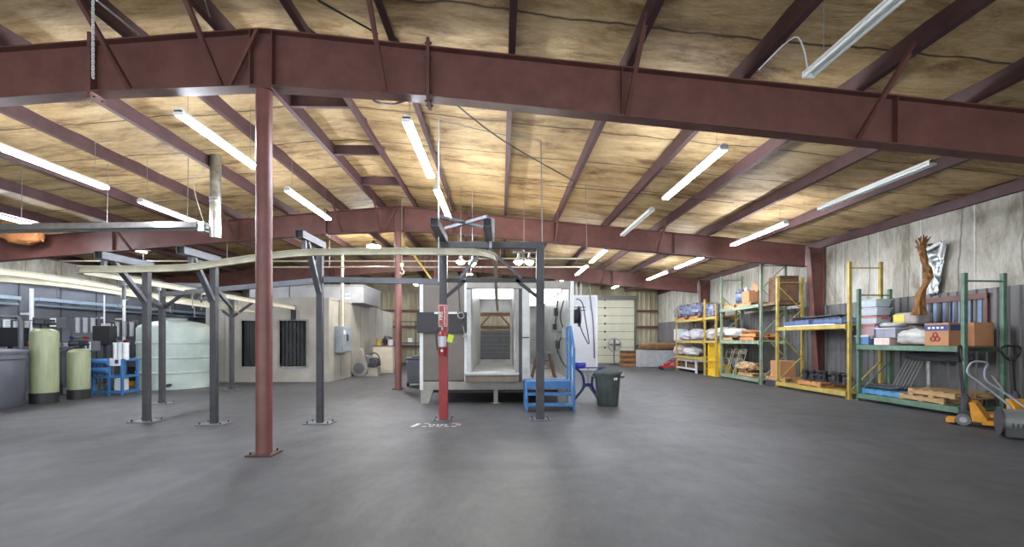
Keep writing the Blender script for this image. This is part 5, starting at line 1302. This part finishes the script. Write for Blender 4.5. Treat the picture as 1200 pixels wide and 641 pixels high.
lumpy('netted_bundle', Rf, 836, .4, 2.432, (.85, .65, .6), mat('net_blue_grey', (146, 152, 176)), 'blue grey netted bundle on the top board between the far yellow and pale green racks', 'bundle', 45, .3, 4, 'netted bundles on the far yellow rack')
lumpy('plastic_sack', Rf, 836, .4, 1.462, (.85, .65, .5), mat('sack_grey', (178, 174, 178), .5, 0, .15, 6, .5), 'grey sack on the board above the yellow mesh cage', 'sack', 55, .2)
crate('white_carton', Rf, 797.5, .25, 1.462, (.5, .5, .56), WHITE, 'white carton on the middle shelf of the far yellow rack', 'box')
lumpy('plastic_sack', Rf, 808, .35, 1.462, (1.0, .7, .46), mat('sack_lilac', (196, 190, 200), .5, 0, .15, 6, .5), 'lilac grey sack on the middle shelf of the far yellow rack, beside the white carton', 'sack', 51, .2)
lumpy('plastic_sack', Rf, 819, .35, 1.462, (1.1, .7, .52), mat('sack_grey', (178, 174, 178), .5, 0, .15, 6, .5), 'grey sack on the middle shelf of the far yellow rack, nearest the cage', 'sack', 52, .2)
lumpy('plastic_sack', Rf, 799, .35, .732, (.9, .7, .5), mat('sack_rose', (214, 190, 188), .5, 0, .15, 6, .5), 'rose white sack on the lower shelf of the far yellow rack, farther one', 'sack', 53, .2)
lumpy('plastic_sack', Rf, 812, .35, .732, (1.3, .7, .42), BAG, 'clear white sack on the lower shelf of the far yellow rack, nearer one', 'sack', 54, .22)
t = thing('wire_basket', 'pale metal stacking bin on the floor under the far yellow rack', 'bin', Rf.w(Rf.u(808, .2), .4, 0), Rf.rz)
mb = MB()
for x in (-1.15, 1.15):
    for y in (-.36, .36): mb.b2(x - .04, x + .04, y - .04, y + .04, 0, .58)
mb.b2(-1.15, 1.15, -.38, -.34, .5, .58).b2(-1.15, 1.15, .34, .38, .5, .58).b2(-1.15, 1.15, -.38, -.34, .12, .2).b2(-1.17, -1.13, -.36, .36, .5, .58).b2(1.13, 1.17, -.36, .36, .5, .58).b2(-.03, .03, -.38, -.34, .1, .55)
mb.build('frame', WHITE, t); MB().b2(-1.12, 1.12, -.34, .34, .12, .16).build('base_sheet', MDST, t)
mb = MB()
for k in range(30): mb.b2(-1.1 + 2.2*k/29 - .004, -1.1 + 2.2*k/29 + .004, .352, .36, .15, .55)
mb.build('bars', MDST, t)
o = crate('bin_contents', Rf, 808, .2, 0, (1.9, .55, .2), DWOOD, 'brown boards lying in the pale metal stacking bin', 'boards'); o.location = Rf.w(Rf.u(808, .2), .4, .162)

# ------------------------------------------------------------------ far corner: fan, cartons, crates, red hoist
fx_, fy_ = FL(728, 428)
t = thing('pedestal_fan', 'round grey pedestal fan in front of the roll up door', 'fan', (6.7, 26.6, 0))
MB().lathe([(0, 0), (.28, 0), (.28, .03), (.05, .06), (.03, .1), (0, .1)], n=24).build('base', DKST, t, smooth=40)
MB().cyl((0, 0, .05), (0, 0, 1.1), .03, 10).build('pole', MDST, t)
mb = MB()
for r in (.36, .27, .18, .09): mb.tube([(r*math.cos(a*PI/16), -.12 - .06*(1 - r/.36), 1.2 + r*math.sin(a*PI/16)) for a in range(32)], .008, 5, closed=True)
mb.tube([(.38*math.cos(a*PI/16), -.04, 1.2 + .38*math.sin(a*PI/16)) for a in range(32)], .03, 6, closed=True)
for k in range(20):
    a = 2*PI*k/20; mb.tube([(.04*math.cos(a), -.18, 1.2 + .04*math.sin(a)), (.36*math.cos(a), -.12, 1.2 + .36*math.sin(a)), (.38*math.cos(a), -.04, 1.2 + .38*math.sin(a))], .005, 4)
mb.build('guard', GALV, t)
for k in range(4):
    a = k * PI/2; MB().box((.17*math.cos(a), -.08, 1.2 + .17*math.sin(a)), (.3, .01, .14), Matrix.Rotation(-a, 3, 'Y') @ Matrix.Rotation(.4, 3, 'X')).build('blade', MDST, t)
MB().cyl((0, -.06, 1.2), (0, .18, 1.2), .09, 14).build('motor', DKST, t, smooth=40)
# pallet box / plastic totes
def tote(x, y, z, d, label, m):
    t = thing('bulk_tote', label, 'tote', (x, y, z), 0, 'pale totes in the far right corner')
    a, b, h = d
    MB().b2(-a/2, a/2, -b/2, -b/2 + .04, 0, h).b2(-a/2, a/2, b/2 - .04, b/2, 0, h).b2(-a/2, -a/2 + .04, -b/2, b/2, 0, h).b2(a/2 - .04, a/2, -b/2, b/2, 0, h).b2(-a/2, a/2, -b/2, b/2, 0, .05).build('body', m, t, bevel=.01)
    mb = MB(); n = int(a / .16)
    for k in range(n + 1): mb.b2(-a/2 + a*k/n - .015, -a/2 + a*k/n + .015, -b/2 - .02, -b/2, 0, h)
    mb.b2(-a/2, a/2, -b/2 - .025, -b/2, h - .06, h).b2(-a/2, a/2, -b/2 - .025, -b/2, h*.45, h*.45 + .04)
    mb.build('ribs', m, t); return t
TOTE = mat('tote_grey_white', (190, 192, 196), .45, 0, .1, 4)
tote(8.05, 24.6, 0, (1.05, .9, .92), 'pale ribbed tote in the far right corner, left of the pair', TOTE)
tote(9.1, 24.6, 0, (1.0, .9, .92), 'pale ribbed tote in the far right corner, right of the pair', TOTE)
mb = MB(); rnd = random.Random(8)
o = MB().lump((0, 0, .18), (2.2, .5, .4), 61, .15, 2, 16, 0, 3).build('cardboard_roll', mat('brown_roll', (150, 112, 76), .85, 0, .2, 6, .4), loc=(8.75, 24.7, .95), smooth=50); tag(o, 'long brown roll of padding lying on the pale totes', 'roll')
for k in range(6):
    o = MB().b2(-.35, .35, -.5, .5, 0, .1).b2(-.33, .33, -.48, .48, .1, .14).build('timber_stack', DWOOD if k % 2 else WOODO, loc=(7.3 + .02*(k % 3), 25.9 , .145*k), rot=(0, 0, .05*(k % 3 - 1))); tag(o, '%s timber slab in the leaning stack between the fan and the totes' % ('lowest', 'second lowest', 'third from the floor', 'third from the top', 'second from the top', 'topmost')[k], 'timber', 'timber slabs by the fan')
# red floor hoist
t = thing('floor_hoist', 'low red jumble of wheeled lifting gear on the floor by the totes', 'hoist', (8.55, 22.3, 0))
REDP2 = mat('hoist_red', (190, 56, 60), .45, 0, .15, 6, col2=(140, 34, 40))
MB().bar((-.6, -.1, .15), (.6, .0, .18), .1).bar((-.5, .3, .15), (.6, .3, .15), .1).bar((-.4, .1, .2), (.2, .1, .5), .09).bar((-.1, .1, .45), (.55, .1, .38), .08).build('frame', REDP2, t, bevel=.01)
MB().cyl((.1, .0, .3), (.5, -.05, .34), .09, 14).cyl((-.45, 0, .25), (-.15, 0, .32), .08, 14).build('cylinder', REDP2, t, smooth=40)
for a, b in ((-.6, -.18), (.6, -.1), (-.5, .38), (.6, .38)): MB().cyl((a, b, .08), (a, b + .06, .08), .08, 14).build('wheel', BLACK, t, smooth=40)
MB().tube([(-.3, 0, .4), (0, -.1, .55), (.3, 0, .5)], .02, 6, sub=4).build('hose', BLACK, t)

# ------------------------------------------------------------------ pallet jacks and the floor sweeper, bottom right
def jack(x, y, ang, label, tilt=.12):
    t = thing('pallet_jack', label, 'pallet jack', (x, y, 0), ang, 'hand pallet jacks')
    for s in (-1, 1):
        MB().b2(.1, 1.25, s*.19 - .075, s*.19 + .075, .09, .14).b2(.1, 1.25, s*.19 - .075, s*.19 - .065, .06, .14).b2(.1, 1.25, s*.19 + .065, s*.19 + .075, .06, .14).build('fork', JACK, t, bevel=.006)
        MB().cyl((1.1, s*.19 - .05, .04), (1.1, s*.19 + .05, .04), .04, 12).build('load_roller', DKST, t, smooth=40)
    MB().prism([(-.02, .1), (.16, .1), (.16, .16), (.02, .42), (-.06, .42)], lambda u, v, q: (u, q, v), -.27, .27).build('frame_head', JACK, t, bevel=.01)
    MB().b2(-.36, -.24, -.13, .13, .03, .12).build('toe_guard', JACK, t, bevel=.01)
    MB().cyl((-.12, 0, .16), (-.12, 0, .50), .06, 16).cyl((-.12, 0, .5), (-.12, 0, .55), .04, 12).b2(-.2, -.04, -.09, .09, .16, .26).build('pump', DKST, t, smooth=40)
    for s in (-1, 1):
        MB().cyl((-.14, s*.05, .1), (-.14, s*.12, .1), .1, 20).build('steer_wheel', mat('wheel_grey', (110, 110, 114), .6, 0, .1, 8), t, smooth=40)
        MB().cyl((-.14, s*.12, .1), (-.14, s*.126, .1), .05, 14).build('hub', GALV, t)
    tx = -tilt
    MB().bar((-.14, 0, .4), (-.14 + tx, 0, 1.12), .05, .06).build('tiller', BLACK, t, bevel=.008)
    MB().tube([(-.14 + tx, 0, 1.1), (-.14 + tx, -.12, 1.18), (-.14 + tx*1.1, -.19, 1.30), (-.14 + tx*1.1, -.12, 1.38), (-.14 + tx*1.1, .12, 1.38), (-.14 + tx*1.1, .19, 1.30), (-.14 + tx, .12, 1.18), (-.14 + tx, 0, 1.1)], .02, 8, sub=5).build('loop_handle', BLACK, t, smooth=60)
    MB().bar((-.12 + tx, 0, 1.2), (-.14 + tx, 0, 1.36), .025).b2(-.17 + tx, -.1 + tx, -.06, .06, 1.12, 1.18).build('lever', DKST, t)
    return t
jx, jy = FL(1143, 499)
jack(jx, jy, -.9, 'yellow pallet jack with black handle in front of the near green rack', .05)
j2 = PT(1196, 480, 8.0)
jack(9.5, 8.0, -1.57, 'second pallet jack at the right edge, its black loop handle behind the grey bars', .05)
sw2 = thing('floor_sweeper', 'grey drum push sweeper with a bent tube handle at the bottom right corner', 'sweeper', (0, 0, 0))
a = Vector((*FL(1173, 511), 0)); 
ax = Vector((.80, -.55, 0)).normalized()
p0 = Vector((a.x, a.y, .23)); p1 = p0 + ax * .95
SWM = mat('sweeper_grey', (118, 122, 120), .5, .2, .12, 6)
MB().cyl(p0, p1, .2, 32).build('drum', SWM, sw2, smooth=40)
MB().cyl(p0 - ax*.03, p0, .21, 32).build('end_ring', DKST, sw2, smooth=40); MB().cyl(p1, p1 + ax*.03, .21, 32).build('end_ring', DKST, sw2, smooth=40)
side_ = Vector((ax.y, -ax.x, 0))
if side_.y > 0: side_ = -side_
mb = MB()
for k in range(16):
    q = p0 + ax * (.08 + .8*k/15) + side_*.196 + Vector((0, 0, -.03)); mb.box(q, (.02, .012, .07), math.atan2(ax.y, ax.x))
mb.build('slots', BLACK, sw2)
mb = MB().bar(p0 + side_*.2 + Vector((0, 0, -.14)), p1 + side_*.2 + Vector((0, 0, -.14)), .03, .12); mb.build('skirt', DKST, sw2)
MB().bar(p0 + Vector((0, 0, -.21)) + ax*.05, p0 + Vector((0, 0, -.21)) + ax*.9, .3, .03).build('brush_bar', RUB, sw2)
H0 = [p0 + ax*.35 + Vector((0, 0, .19)), Vector(PT(1208, 482, 6.9)), Vector(PT(1180, 462, 7.2)), Vector(PT(1157, 447, 7.35)), Vector(PT(1154, 436, 7.4)), Vector(PT(1157, 427, 7.45)), Vector(PT(1152, 424, 7.45)), Vector(PT(1139, 425, 7.5)), Vector(PT(1134, 437, 7.5)), Vector(PT(1150, 450, 7.4)), Vector(PT(1180, 473, 7.2)), p0 + ax*.15 + Vector((0, .05, .19))]
MB().tube(H0, .017, 8, sub=6).build('handle', mat('handle_grey', (140, 144, 154), .45, .3, .1, 6), sw2, smooth=60)
MB().tube([Vector(PT(1159, 436, 7.4)), Vector(PT(1172, 453, 7.3)), Vector(PT(1178, 462, 7.2))], .014, 8, sub=3).build('brace', GALV, sw2, smooth=60)
